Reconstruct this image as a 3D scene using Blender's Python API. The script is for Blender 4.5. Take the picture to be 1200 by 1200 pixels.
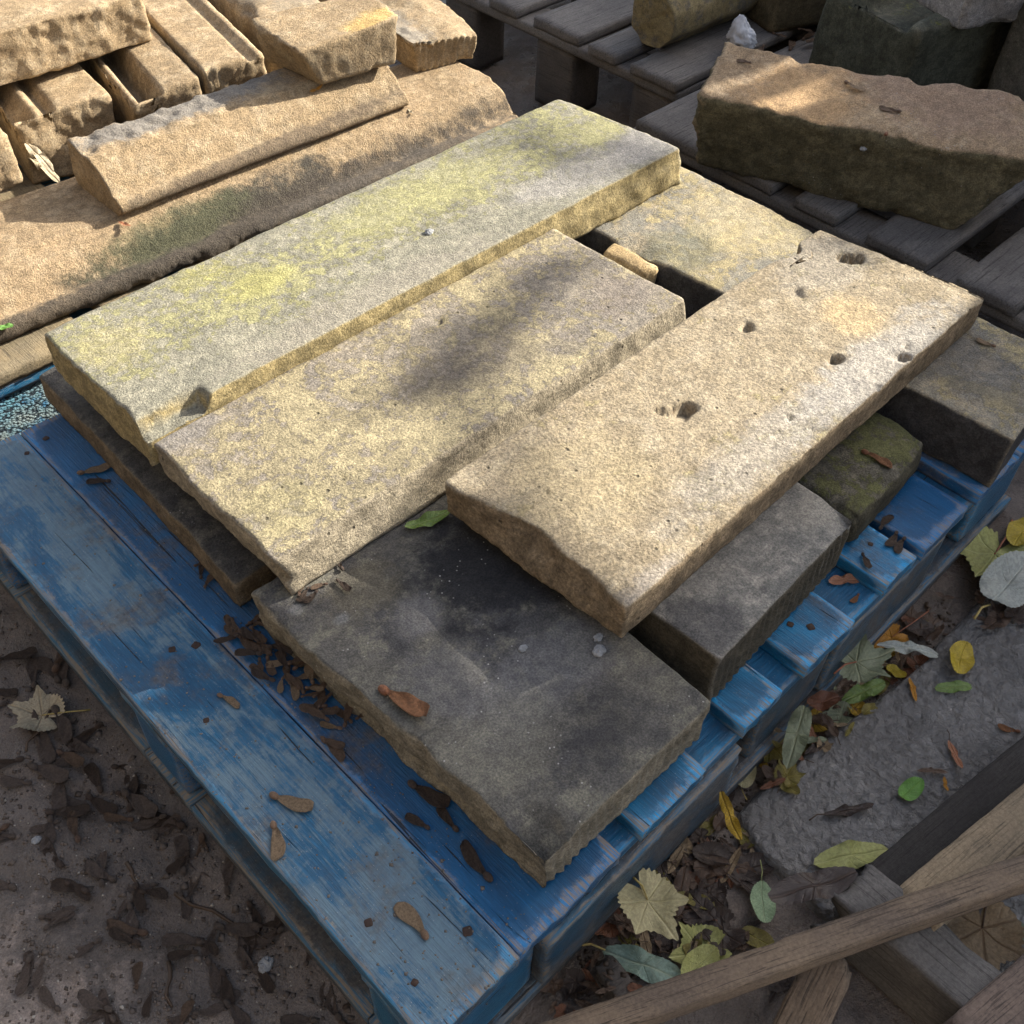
import bpy, math, random
import numpy as np
from mathutils import Matrix, Vector

for o in list(bpy.data.objects): bpy.data.objects.remove(o)
scene = bpy.context.scene
COL = scene.collection
R = math.radians

# ------------------------------------------------------------------ camera
# world: x along the pallet's long side, y along its deck boards, z up; z=0 is the top of the blue pallet's deck
FPX = 1237.6; CX = 600.0
VV = np.array([.71237006, -.50261665, .48980139])      # world x seen from the camera (right, down, forward)
VU = np.array([-.70102866, -.54241812, .4629702])      # world y
VZ = -np.array([-.03298061, .67317092, .7387511])      # world z
W = np.stack([VV, VU, VZ], 1)
CAM = np.array([-.16531636, -.22650201, 1.00148257])
cd = bpy.data.cameras.new('camera'); cam = bpy.data.objects.new('camera', cd); COL.objects.link(cam)
cd.sensor_width = 36; cd.lens = 36 * FPX / 1200; cd.clip_start = .02; cd.clip_end = 3000
rt, dn, fw = W[0], W[1], W[2]
cam.matrix_world = Matrix([[rt[i], -dn[i], -fw[i], CAM[i]] for i in range(3)] + [[0, 0, 0, 1]])
scene.camera = cam

# ------------------------------------------------------------------ light
SUN_AZ, SUN_EL = -16.0, 28.0          # degrees from +x towards +y, and height
w = bpy.data.worlds.new('World'); scene.world = w; w.use_nodes = True
nt = w.node_tree; bg = nt.nodes['Background']
sky = nt.nodes.new('ShaderNodeTexSky'); sky.sky_type = 'NISHITA'; sky.sun_disc = False
sky.sun_elevation = R(SUN_EL); sky.sun_rotation = R(90 - SUN_AZ); sky.air_density = 1.0; sky.dust_density = 4.0; sky.ozone_density = .6
hs = nt.nodes.new('ShaderNodeHueSaturation'); hs.inputs['Saturation'].default_value = .75
nt.links.new(sky.outputs[0], hs.inputs['Color']); nt.links.new(hs.outputs[0], bg.inputs[0]); bg.inputs[1].default_value = .15
sl = bpy.data.lights.new('sun', 'SUN'); sl.energy = 5.0; sl.angle = R(.5); sl.color = (1, .925, .80)
so = bpy.data.objects.new('sun', sl); COL.objects.link(so)
sd = Vector((math.cos(R(SUN_AZ)) * math.cos(R(SUN_EL)), math.sin(R(SUN_AZ)) * math.cos(R(SUN_EL)), math.sin(R(SUN_EL))))
so.rotation_euler = sd.to_track_quat('Z', 'Y').to_euler(); so.location = (3, -1, 6)
vs = scene.view_settings; vs.view_transform = 'Standard'; vs.look = 'None'; vs.gamma = 1; vs.exposure = 1.24
vs.use_curve_mapping = False
scene.render.engine = 'CYCLES'

# ------------------------------------------------------------------ helpers
def un(x, y, z):
    """photo pixel -> point on the level plane z"""
    d = W.T @ np.array([x - CX, y - CX, FPX]); t = (z - CAM[2]) / d[2]
    return CAM + d * t

def _h(i, j, k, s):
    n = (i.astype(np.int64) * 73856093) ^ (j.astype(np.int64) * 19349663) ^ (k.astype(np.int64) * 83492791) ^ (s * 2654435761)
    n &= 0xffffffff
    n = ((n ^ (n >> 16)) * 0x45d9f3b) & 0xffffffff
    n = ((n ^ (n >> 16)) * 0x45d9f3b) & 0xffffffff
    n ^= n >> 16
    return n / 2147483647.5 - 1.0
def vn(P, s=0):
    F = np.floor(P); f = P - F; f = f * f * f * (f * (f * 6 - 15) + 10); F = F.astype(np.int64)
    i, j, k = F[:, 0], F[:, 1], F[:, 2]; u, v, q = f[:, 0], f[:, 1], f[:, 2]
    def L(a, b, t): return a + (b - a) * t
    return L(L(L(_h(i, j, k, s), _h(i + 1, j, k, s), u), L(_h(i, j + 1, k, s), _h(i + 1, j + 1, k, s), u), v),
             L(L(_h(i, j, k + 1, s), _h(i + 1, j, k + 1, s), u), L(_h(i, j + 1, k + 1, s), _h(i + 1, j + 1, k + 1, s), u), v), q)
ROT = np.array([[.36, .48, -.8], [-.8, .6, 0], [.48, .64, .6]])
def fbm(P, freq, oct=4, s=0, gain=.5, ridged=False):
    P = np.asarray(P, float) * freq; a = 1; t = 0; o = np.zeros(len(P))
    for q in range(oct):
        n = vn(P, s + q * 17)
        if ridged: n = 1 - 2 * np.abs(n)
        o += a * n; t += a; a *= gain; P = (P @ ROT.T) * 2.03 + 3.7
    return o / t
def ss(a, b, x):
    t = np.clip((x - a) / (b - a), 0, 1); return t * t * (3 - 2 * t)

def mesh_from(name, V, F, mats=(), smooth=True, fm=None):
    m = bpy.data.meshes.new(name)
    V = np.asarray(V, np.float32)
    if isinstance(F, np.ndarray):
        n, k = F.shape
        m.vertices.add(len(V)); m.vertices.foreach_set('co', V.ravel())
        m.loops.add(n * k); m.loops.foreach_set('vertex_index', F.astype(np.int32).ravel())
        m.polygons.add(n); m.polygons.foreach_set('loop_start', np.arange(0, n * k, k, dtype=np.int32))
        m.update(calc_edges=True)
    else:
        m.from_pydata(V.tolist(), [], F)
    for mt in mats: m.materials.append(mt)
    m.polygons.foreach_set('use_smooth', [smooth] * len(m.polygons))
    if fm is not None: m.polygons.foreach_set('material_index', fm)
    m.update()
    return m
def link(name, me, parent=None, label=None, cat=None, group=None, kind=None, loc=None):
    o = bpy.data.objects.new(name, me); COL.objects.link(o)
    if parent: o.parent = parent
    if loc is not None: o.location = loc
    if label: o['label'] = label
    if cat: o['category'] = cat
    if group: o['group'] = group
    if kind: o['kind'] = kind
    return o

_grid = {}
def box_grid(nx, ny, nz):
    k = (nx, ny, nz)
    if k in _grid: return _grid[k]
    pts = []; quads = []; off = 0
    def face(fn, a, b, flip):
        nonlocal off
        A, B = np.meshgrid(np.arange(a + 1), np.arange(b + 1), indexing='ij')
        pts.append(fn(A.ravel(), B.ravel()))
        i = (np.arange(a)[:, None] * (b + 1) + np.arange(b)[None, :]).ravel() + off
        q = np.stack([i, i + b + 1, i + b + 2, i + 1], 1)
        quads.append(q[:, ::-1] if flip else q); off += (a + 1) * (b + 1)
    z = lambda A, c: np.full_like(A, c)
    face(lambda A, B: np.stack([A, B, z(A, nz)], 1), nx, ny, False)
    face(lambda A, B: np.stack([A, B, z(A, 0)], 1), nx, ny, True)
    face(lambda A, B: np.stack([A, z(A, 0), B], 1), nx, nz, False)
    face(lambda A, B: np.stack([A, z(A, ny), B], 1), nx, nz, True)
    face(lambda A, B: np.stack([z(A, 0), A, B], 1), ny, nz, True)
    face(lambda A, B: np.stack([z(A, nx), A, B], 1), ny, nz, False)
    P = np.concatenate(pts); Q = np.concatenate(quads)
    U, inv = np.unique(P, axis=0, return_inverse=True)
    _grid[k] = (U, inv.ravel()[Q]); return _grid[k]

def rough_box(quad, z0, z1, res=.007, r=.008, rvar=.8, chip=0., amp=.0015, freq=30, side=.003, rag=None, seed=0,
              bottom=None, sculpt=None, ridged=False, warp=0.):
    """stone/timber block over a quad (x-y- , x+y-, x+y+, x-y+). returns world verts, quads"""
    q = np.asarray(quad, float)[:, :2]; b = q if bottom is None else np.asarray(bottom, float)[:, :2]
    lx = (np.linalg.norm(q[1] - q[0]) + np.linalg.norm(q[2] - q[3])) / 2
    ly = (np.linalg.norm(q[3] - q[0]) + np.linalg.norm(q[2] - q[1])) / 2
    zt = np.broadcast_to(np.asarray(z1, float), (4,)); zb = np.broadcast_to(np.asarray(z0, float), (4,))
    lz = float(zt.mean() - zb.mean())
    rs = res if isinstance(res, tuple) else (res,) * 3
    nx, ny, nz = [max(2, int(round(l / e))) for l, e in zip((lx, ly, lz), rs)]
    G, F = box_grid(nx, ny, nz)
    D = np.array([lx, ly, lz]); Q = G / np.array([nx, ny, nz]) * D
    onf = np.stack([G[:, 0] == 0, G[:, 0] == nx, G[:, 1] == 0, G[:, 1] == ny, G[:, 2] == 0, G[:, 2] == nz], 1)
    S = Q + seed * 7.31
    rv = r * (1 + rvar * fbm(S, 22, 3, seed))
    if chip: rv = rv + chip * np.clip(fbm(S, 14, 3, seed + 5) - .22, 0, 1) * 2.2
    rv = np.clip(rv, .0008, D.min() * .48)[:, None]
    I = np.clip(Q, rv, D - rv); d = Q - I; n = d / np.maximum(np.linalg.norm(d, axis=1), 1e-9)[:, None]
    P = I + n * rv
    top = np.clip(np.abs(n[:, 2]), 0, 1)
    a = amp * top + side * (1 - top)
    nz_ = fbm(S, freq, 5, seed + 9, .55, ridged)
    P = P + n * (a * nz_)[:, None]
    if rag:
        for f, (ra, rf) in rag.items():
            ax, sg = f // 2, (1 if f % 2 else -1)
            dist = (D[ax] - Q[:, ax]) if sg > 0 else Q[:, ax]
            wgt = ss(.06, 0, dist)
            P[:, ax] += sg * wgt * ra * (fbm(S, rf, 4, seed + 31 + f) - .25 + .38 * fbm(S, rf * 4.3, 4, seed + 57 + f, .6, True))
    if warp: P[:, 2] += warp * fbm(S, 3, 2, seed + 77)
    u = P / D
    def bil(c): return (c[0][None] * ((1 - u[:, :1]) * (1 - u[:, 1:2])) + c[1][None] * (u[:, :1] * (1 - u[:, 1:2]))
                        + c[2][None] * (u[:, :1] * u[:, 1:2]) + c[3][None] * ((1 - u[:, :1]) * u[:, 1:2]))
    t = u[:, 2:3]
    XY = bil(b) * (1 - t) + bil(q) * t
    Z = bil(zb[:, None]) * (1 - t) + bil(zt[:, None]) * t
    V = np.concatenate([XY, Z], 1)
    if sculpt is not None: V = sculpt(V, n)
    return V, F
def put(name, VF, mat, parent=None, smooth=True, **kw):
    V, F = VF
    if parent is None:
        c = np.array([(V[:, 0].min() + V[:, 0].max()) / 2, (V[:, 1].min() + V[:, 1].max()) / 2, V[:, 2].min()])
    else:
        c = np.array(kw.pop('origin', (0, 0, 0)), float)
    me = mesh_from(name, V - c, F, [mat], smooth)
    return link(name, me, parent, loc=c if parent is None else None, **kw)
def rect(x0, x1, y0, y1): return [(x0, y0), (x1, y0), (x1, y1), (x0, y1)]

# ------------------------------------------------------------------ materials
class G:
    def __init__(s, name):
        s.m = bpy.data.materials.new(name); s.m.use_nodes = True; s.t = s.m.node_tree
        s.b = s.t.nodes['Principled BSDF']; s._v = None
    def n(s, t): return s.t.nodes.new('ShaderNode' + t)
    def L(s, a, b):
        if isinstance(a, (int, float)): b.default_value = a
        elif isinstance(a, tuple): b.default_value = (*a, 1) if len(a) == 3 and b.type == 'RGBA' else a
        else: s.t.links.new(a, b)
    @property
    def v(s):
        if s._v is None:
            tc = s.n('TexCoord'); oi = s.n('ObjectInfo'); c = s.n('CombineXYZ'); a = s.n('VectorMath')
            k = s.math('MULTIPLY', oi.outputs['Random'], 31.0)
            for i in range(3): s.L(k, c.inputs[i])
            s.L(tc.outputs['Object'], a.inputs[0]); s.L(c.outputs[0], a.inputs[1]); s._v = a.outputs[0]; s.o = tc.outputs['Object']
        return s._v
    def sc(s, v, k):
        m = s.n('Mapping'); s.L(v, m.inputs[0]); m.inputs['Scale'].default_value = k; return m.outputs[0]
    def noise(s, scale, detail=6, rough=.6, dist=0., v=None):
        n = s.n('TexNoise'); s.L(s.v if v is None else v, n.inputs['Vector'])
        n.inputs['Scale'].default_value = scale; n.inputs['Detail'].default_value = detail
        n.inputs['Roughness'].default_value = rough; n.inputs['Distortion'].default_value = dist
        return n.outputs[0]
    def vor(s, scale, v=None, feat='F1', rnd=1.):
        n = s.n('TexVoronoi'); s.L(s.v if v is None else v, n.inputs['Vector']); n.inputs['Scale'].default_value = scale
        n.feature = feat; n.inputs['Randomness'].default_value = rnd; return n.outputs['Distance']
    def math(s, op, a, b=0., c=0.):
        n = s.n('Math'); n.operation = op; s.L(a, n.inputs[0]); s.L(b, n.inputs[1]); s.L(c, n.inputs[2]); return n.outputs[0]
    def step(s, x, a, b):
        n = s.n('MapRange'); n.interpolation_type = 'SMOOTHSTEP'; s.L(x, n.inputs[0]); n.inputs[1].default_value = a; n.inputs[2].default_value = b
        return n.outputs[0]
    def mix(s, f, a, b, mode='MIX'):
        n = s.n('Mix'); n.data_type = 'RGBA'; n.blend_type = mode
        s.L(f, n.inputs[0]); s.L(a, n.inputs[6]); s.L(b, n.inputs[7]); return n.outputs[2]
    def sep(s, v):
        n = s.n('SeparateXYZ'); s.L(v, n.inputs[0]); return n.outputs
    def nz(s):
        g = s.n('NewGeometry'); return s.sep(g.outputs['Normal'])
    def bump(s, h, st, dist, prev=None):
        n = s.n('Bump'); s.L(h, n.inputs['Height']); n.inputs['Strength'].default_value = st; n.inputs['Distance'].default_value = dist
        if prev is not None: s.L(prev, n.inputs['Normal'])
        return n.outputs[0]
    def done(s, col, rough=.9, nrm=None, spec=.3):
        s.L(col, s.b.inputs['Base Color']); s.L(rough, s.b.inputs['Roughness']); s.b.inputs['Specular IOR Level'].default_value = spec
        if nrm is not None: s.L(nrm, s.b.inputs['Normal'])
        return s.m

def stone(name, c0, c1, c2, lichen=None, lam=.5, lsc=28, spots=(), side=None, speck=None, grain=420, bst=.7, rough=.92, band=None, pores=.0):
    g = G(name); g.v
    big = g.noise(6, 6, .62, .4); med = g.noise(30, 9, .72, .2); fine = g.noise(grain, 2, .6); bed = g.noise(22, 6, .7, .2, g.sc(g.v, (1, 4, 6)))
    col = g.mix(g.step(big, .38, .62), c0, c1)
    col = g.mix(g.step(med, .47, .62), col, c2)
    col = g.mix(g.math('MULTIPLY', g.step(bed, .54, .66), .45), col, tuple(c * .62 for c in c0))
    up = g.step(g.nz()[2], .45, .85)
    lk = None
    if lichen:
        ln = g.noise(lsc, 12, .80, .25); lb = g.noise(5.5, 4, .6, .5)
        thr = g.math('ADD', ln, g.math('MULTIPLY', lb, .55))
        if band:      # lichen thicker towards one long edge
            e = g.sep(g.o)[1]; thr = g.math('ADD', thr, g.math('MULTIPLY', g.math('SUBTRACT', g.step(e, band[0], band[1]), 1.), .16))
        k = g.step(thr, .945 - lam * .24, .985 - lam * .24)
        k = g.math('MULTIPLY', k, up); lk = k
        col = g.mix(g.math('MULTIPLY', k, .8), col, g.mix(g.step(g.noise(13, 5, .6), .4, .62), lichen, tuple(c * .78 for c in lichen)))
        v2 = g.noise(lsc * 3.1, 8, .75); k2 = g.math('MULTIPLY', g.math('MULTIPLY', g.step(v2, .60, .64), k), .8)
        col = g.mix(k2, col, tuple(min(1, c * 1.4) for c in lichen))
    for (sx, sy, rx, ry, c, st, *al) in spots:
        m = g.n('Mapping'); g.L(g.o, m.inputs[0]); m.inputs['Location'].default_value = (-sx / rx, -sy / ry, 0); m.inputs['Scale'].default_value = (1 / rx, 1 / ry, 0)
        ln = g.n('VectorMath'); ln.operation = 'LENGTH'; g.L(m.outputs[0], ln.inputs[0])
        d = g.math('ADD', ln.outputs['Value'], g.math('MULTIPLY', g.math('SUBTRACT', g.noise(20, 11, .78), .5), 2.4))
        k = g.math('MULTIPLY', g.step(d, 1.15, .55), st)
        col = g.mix(k if al else g.math('MULTIPLY', k, up), col, c)
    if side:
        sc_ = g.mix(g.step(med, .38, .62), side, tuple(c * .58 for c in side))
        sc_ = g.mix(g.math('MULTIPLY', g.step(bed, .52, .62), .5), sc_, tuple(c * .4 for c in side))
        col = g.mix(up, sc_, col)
    if speck:
        sp = g.vor(120); k = g.step(sp, .15, .08); k = g.math('MULTIPLY', k, g.step(g.noise(11, 3), .5, .62))
        col = g.mix(k, col, speck)
    pt = g.n('NewGeometry').outputs['Pointiness']; ed = g.step(g.math('ADD', pt, g.math('MULTIPLY', g.math('SUBTRACT', med, .5), .12)), .53, .58)
    col = g.mix(g.math('MULTIPLY', ed, .35), col, tuple(min(1, c * 1.35) for c in c2))
    gv = g.step(fine, .32, .68)
    col = g.mix(.38, col, g.mix(gv, (.3, .3, .3), (1.55, 1.5, 1.42)), 'MULTIPLY')
    col2 = g.mix(.42, col, g.mix(g.step(g.noise(75, 9, .75), .36, .64), (.5, .5, .52), (1.4, 1.38, 1.32)), 'MULTIPLY')
    h = g.math('ADD', g.math('MULTIPLY', fine, .7), g.math('MULTIPLY', g.noise(95, 8, .72), 1.7))
    if lk is not None: h = g.math('ADD', h, g.math('MULTIPLY', lk, .25))
    if pores:
        pv = g.vor(42); pk = g.math('MULTIPLY', g.step(pv, .13, .03), g.step(g.noise(9, 2), .48, .55)); h = g.math('SUBTRACT', h, g.math('MULTIPLY', pk, pores))
        col2 = g.mix(g.math('MULTIPLY', pk, .75), col2, (.04, .035, .03))
    return g.done(col2, rough, g.bump(h, bst, .0030), .25)

def paint_wood(name, blue=(.014, .15, .30), blue2=(.010, .075, .165), wood=(.2, .2, .19), worn=.5, dirt=.4, axis='y', pale=(.24, .33, .38)):
    g = G(name); g.v
    st = (60, 3, 60) if axis == 'y' else (3, 60, 60)
    grn = g.noise(5, 6, .65, .6, g.sc(g.v, st)); gr2 = g.noise(14, 4, .7, .3, g.sc(g.v, tuple(k * .8 for k in st)))
    big = g.noise(5, 8, .68, .7, g.sc(g.v, (1.8, .6, 1) if axis == 'y' else (.6, 1.8, 1))); med = g.noise(26, 12, .8, .5)
    col = g.mix(g.step(big, .35, .65), blue2, blue)
    col = g.mix(g.math('MULTIPLY', g.step(gr2, .5, .75), .5), col, tuple(c * 1.7 for c in blue))
    wr = g.math('ADD', g.math('ADD', g.math('MULTIPLY', big, 1.), g.math('MULTIPLY', med, .5)), g.math('MULTIPLY', grn, .35))
    k = g.step(wr, 1.16 - worn * .3, 1.27 - worn * .3)
    up = g.step(g.nz()[2], .3, .8)
    col = g.mix(g.math('MULTIPLY', g.math('MULTIPLY', k, up), .52), col, g.mix(g.step(g.math('ADD', g.math('MULTIPLY', grn, .4), g.math('MULTIPLY', med, .6)), .38, .62), wood, pale))
    ch = g.step(g.math('ADD', med, g.math('MULTIPLY', grn, .4)), .97, 1.02)       # bare chips
    col = g.mix(g.math('MULTIPLY', ch, .85), col, (.30, .24, .17))
    db = g.noise(9, 6, .7, .3); dk = g.step(g.math('ADD', db, g.math('MULTIPLY', g.noise(60, 5, .7), .35)), .78 - dirt * .15, .98 - dirt * .1)
    col = g.mix(g.math('MULTIPLY', dk, .8), col, g.mix(g.step(g.noise(200, 4, .7), .35, .65), (.075, .062, .052), (.15, .13, .11)))
    pt = g.n('NewGeometry').outputs['Pointiness']; ed = g.step(g.math('ADD', pt, g.math('MULTIPLY', g.math('SUBTRACT', med, .5), .16)), .525, .56)
    col = g.mix(g.math('MULTIPLY', ed, .7), col, g.mix(g.step(grn, .4, .6), (.34, .27, .19), tuple(min(1, c * 2.2) for c in blue)))
    ck = g.step(g.noise(3.2, 3, .5, 1.2, g.sc(g.v, (40, 1.2, 40) if axis == 'y' else (1.2, 40, 40))), .335, .30); col = g.mix(g.math('MULTIPLY', ck, .9), col, (.012, .014, .018))
    dv = g.vor(210); col = g.mix(g.math('MULTIPLY', g.step(dv, .13, .07), .5), col, (.4, .4, .37))
    h = g.math('ADD', g.math('MULTIPLY', grn, 1.2), g.math('MULTIPLY', gr2, .9)); h = g.math('ADD', h, g.math('MULTIPLY', dk, .4))
    h = g.math('SUBTRACT', h, g.math('MULTIPLY', ck, 2.))
    return g.done(col, g.math('ADD', .36, g.math('MULTIPLY', g.math('MAXIMUM', k, dk), .4)), g.bump(h, .8, .0026), .5)

def bare_wood(name, c0, c1, axis='y', dark=(.02, .018, .016), bst=.7, rough=.8):
    g = G(name); g.v
    st = (70, 2.5, 70) if axis == 'y' else (2.5, 70, 70)
    grn = g.noise(5, 7, .68, .8, g.sc(g.v, st)); big = g.noise(9, 5, .6); fine = g.noise(260, 3, .7)
    col = g.mix(g.step(big, .35, .65), c0, c1)
    col = g.mix(g.math('MULTIPLY', g.step(grn, .5, .33), .75), col, dark)
    col = g.mix(.4, col, g.mix(g.step(fine, .3, .7), (.5, .5, .5), (1.4, 1.4, 1.4)), 'MULTIPLY')
    return g.done(col, rough, g.bump(g.math('ADD', grn, g.math('MULTIPLY', fine, .25)), bst, .003), .3)

def chip_board(name):
    g = G(name); g.v
    a = g.vor(190, g.sc(g.v, (1, 1, 1.4))); b = g.noise(230, 4, .7); big = g.noise(14, 4, .6)
    col = g.mix(g.step(big, .35, .65), (.13, .32, .42), (.30, .36, .36))
    col = g.mix(g.step(g.noise(40, 5, .7), .5, .66), col, (.05, .2, .38))
    col = g.mix(g.step(a, .5, .72), col, (.03, .05, .07))
    return g.done(col, .8, g.bump(g.math('ADD', g.math('MULTIPLY', a, -1.), b), 1., .006), .3)

def mud_mat():
    g = G('mud'); g.v
    p = g.n('NewGeometry').outputs['Position']; X = g.sep(p)
    big = g.noise(3.2, 5, .6, .4); med = g.noise(18, 7, .7, .5); fine = g.noise(120, 5, .72); vf = g.noise(420, 3, .7)
    col = g.mix(g.step(big, .35, .65), (.105, .086, .074), (.175, .142, .12))
    col = g.mix(g.math('MULTIPLY', g.step(med, .5, .68), .6), col, (.24, .195, .165))
    dry = g.step(g.math('ADD', g.math('ADD', g.math('MULTIPLY', X[0], -1.6), g.math('MULTIPLY', X[1], -.35)), g.math('MULTIPLY', g.math('SUBTRACT', med, .5), .8)), .10, .42)
    col = g.mix(g.math('MULTIPLY', dry, .8), col, g.mix(g.step(fine, .35, .65), (.30, .24, .20), (.42, .345, .295)))
    col = g.mix(.5, col, g.mix(g.step(vf, .3, .7), (.45, .45, .45), (1.6, 1.6, 1.6)), 'MULTIPLY')
    rg = g.math('ADD', .2, g.math('MULTIPLY', g.step(med, .35, .65), .45))
    h = g.math('ADD', g.math('MULTIPLY', fine, 1.), g.math('MULTIPLY', vf, .3))
    return g.done(col, rg, g.bump(h, .75, .007, g.bump(med, .55, .02)), .6)
def tarmac_mat():
    g = G('tarmac'); g.v
    a = g.vor(105, None, 'SMOOTH_F1'); b = g.noise(75, 5, .65, .6); c = g.noise(300, 3, .7); big = g.noise(6, 4, .6)
    col = g.mix(g.step(big, .35, .65), (.18, .178, .178), (.29, .285, .28))
    col = g.mix(g.step(c, .6, .72), col, (.26, .255, .25))
    h = g.math('ADD', g.math('MULTIPLY', b, 1.6), g.math('MULTIPLY', a, -.8)); h = g.math('ADD', h, g.math('MULTIPLY', c, .25))
    return g.done(col, g.math('ADD', .10, g.math('MULTIPLY', big, .3)), g.bump(h, 1., .014), .7)

def plain(name, c, rough=.7, var=.35, sc=120, bst=.4, spec=.3, c2=None, dist=.002):
    g = G(name); g.v
    n1 = g.noise(sc, 5, .7); n2 = g.noise(sc * .2, 4, .6)
    col = g.mix(g.step(n2, .35, .65), c, c2 or tuple(k * (1 - var) for k in c))
    col = g.mix(.5, col, g.mix(g.step(n1, .3, .7), (.55,) * 3, (1.4,) * 3), 'MULTIPLY')
    return g.done(col, rough, g.bump(n1, bst, dist), spec)
def leaf_mat(name, c, vein, spot, amt=.5, rough=.55):
    g = G(name); g.v
    at = g.n('Attribute'); at.attribute_name = 'vein'
    n1 = g.noise(55, 6, .7, .4); n2 = g.noise(260, 4, .7)
    col = g.mix(g.step(g.noise(25, 4, .6), .35, .65), c, tuple(k * .72 for k in c))
    col = g.mix(g.step(n1, .74 - amt * .26, .84 - amt * .26), col, spot)
    col = g.mix(g.math('MULTIPLY', at.outputs['Fac'], .75), col, vein)
    col = g.mix(.35, col, g.mix(g.step(n2, .3, .7), (.5,) * 3, (1.45,) * 3), 'MULTIPLY')
    h = g.math('ADD', g.math('MULTIPLY', at.outputs['Fac'], -1.), g.math('MULTIPLY', n1, .6))
    return g.done(col, rough, g.bump(h, .5, .0025), .4)

# ------------------------------------------------------------------ ground
GZ = -.19
def ground_h(P):
    P = np.asarray(P, float); Q = np.stack([P[:, 0], P[:, 1], np.zeros(len(P))], 1)
    far = ss(8, 3.5, np.hypot(P[:, 0] - .5, P[:, 1] - .6))
    h = .010 * fbm(Q, 3.2, 3, 3) + .009 * fbm(Q, 14, 4, 11) + .005 * fbm(Q, 48, 3, 23)
    h += .004 * np.clip(fbm(Q, 38, 3, 41) - .25, 0, 1) * 2
    return GZ - .012 + h * far
def lines(dense, step, grow, lim):
    a, b = dense; c = list(np.arange(a, b, step)); s = step; x = b
    while x < lim: c.append(x); s *= grow; x += s
    s = step; x = a; lo = []
    while x > -lim: s *= grow; x -= s; lo.append(x)
    return np.array(sorted(lo) + c)
gx = lines((-.75, 1.75), .0075, 1.09, 1500); gy = lines((-.75, 1.75), .0075, 1.09, 1500)
X, Y = np.meshgrid(gx, gy, indexing='ij'); P = np.stack([X.ravel(), Y.ravel()], 1)
i = (np.arange(len(gx) - 1)[:, None] * len(gy) + np.arange(len(gy) - 1)[None]).ravel()
link('ground', mesh_from('ground', np.column_stack([P, ground_h(P)]), np.stack([i, i + len(gy), i + len(gy) + 1, i + 1], 1), [mud_mat()]),
     label='dark trodden mud of the yard littered with tree seeds', kind='structure')

def tar_edge(x, y):            # >0 inside
    Q = np.stack([x, y, 0 * x], 1)
    n = .03 * fbm(Q, 9, 4, 5)
    a = (-.012 - .045 * ss(.5, .85, x) + .035 * ss(1.0, 1.25, x) + n * .35) - y
    b = (x - .455 + n) + np.clip(y + .42, -1, 0) * .3
    return np.minimum(a, b)
tx = np.arange(.38, 1.75, .0034); ty = np.arange(-.75, .012, .0034)
X, Y = np.meshgrid(tx, ty, indexing='ij'); x, y = X.ravel(), Y.ravel(); e = tar_edge(x, y)
Q = np.stack([x, y, 0 * x], 1)
z = GZ - .03 + .036 * ss(-.004, .012, e) + (.004 * fbm(Q, 6, 3, 8) + .0042 * fbm(Q, 80, 3, 9, .6)) * ss(0, .02, e)
i = (np.arange(len(tx) - 1)[:, None] * len(ty) + np.arange(len(ty) - 1)[None]).ravel()
link('tarmac', mesh_from('tarmac', np.column_stack([x, y, z]), np.stack([i, i + len(ty), i + len(ty) + 1, i + 1], 1), [tarmac_mat()]),
     label='wet rough grey tarmac with a broken edge beside the pallet', kind='structure')

# ------------------------------------------------------------------ added wall (beyond the frame, towards the sun): put in to shade the low things
SH = np.array([math.cos(R(SUN_AZ)), math.sin(R(SUN_AZ))]); SE = np.array([-SH[1], SH[0]])     # towards the sun, and across it
def sun_z(b, t): return (b + t * math.sin(R(SUN_EL))) / math.cos(R(SUN_EL))     # height of the light's edge at distance t
rnd = random.Random(4)
def across(parts_v, parts_f, a0, a1, t0, t1, z0, z1, j=.004):
    b = len(parts_v)
    for (a, t, z) in [(a0, t0, z0), (a0, t1, z0), (a1, t1, z0), (a1, t0, z0), (a0, t0, z1), (a0, t1, z1), (a1, t1, z1), (a1, t0, z1)]:
        p = SH * (t + rnd.uniform(-j, j)) + SE * a; parts_v.append((p[0], p[1], z))
    parts_f.extend([tuple(b + k for k in f) for f in ((0, 3, 2, 1), (4, 5, 6, 7), (0, 1, 5, 4), (1, 2, 6, 5), (2, 3, 7, 6), (3, 0, 4, 7))])
WT = 3.25
wv, wf = [], []
top = sun_z(-.388, WT); z = GZ - .05
while z < top - .01:
    z1 = min(z + rnd.uniform(.12, .2), top)
    if top - z1 < .07: z1 = top
    a = -2.5
    if z1 == top:
        cuts = sorted([-2.5 + .42 * q + rnd.uniform(-.08, .08) for q in range(18)] + [1.025, 1.065, 1.122, 1.140])
        for a0, a1 in zip(cuts[:-1], cuts[1:]):
            low = .085 if (abs(a0 - 1.025) < 1e-6 or abs(a0 - 1.122) < 1e-6) else rnd.choice([0, 0, .006, .010])  # lowered stones let streaks of sun through to the boulder
            across(wv, wf, a0 + .001, a1 - .001, WT, WT + (.08 if .9 < a0 < 1.3 else .35), z, top - low)
        break
    while a < 5.:
        a1 = a + rnd.uniform(.2, .5); across(wv, wf, a + .002, a1 - .002, WT + rnd.uniform(0, .03), WT + .35, z, (z1 - rnd.choice([0, 0, .008, .014]) * (z1 == top)) - .001); a = a1
    z = z1
wo = np.array([*(SH * WT), GZ])
M_wall = plain('wall_stone', (.3, .25, .18), .95, .4, 30, .8, .2, None, .01)
me = mesh_from('shade_wall', np.array(wv) - wo, wf, [M_wall], False)
link('shade_wall', me, label='coursed sandstone wall added out of view to shade the low things', cat='wall', loc=wo)
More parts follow.
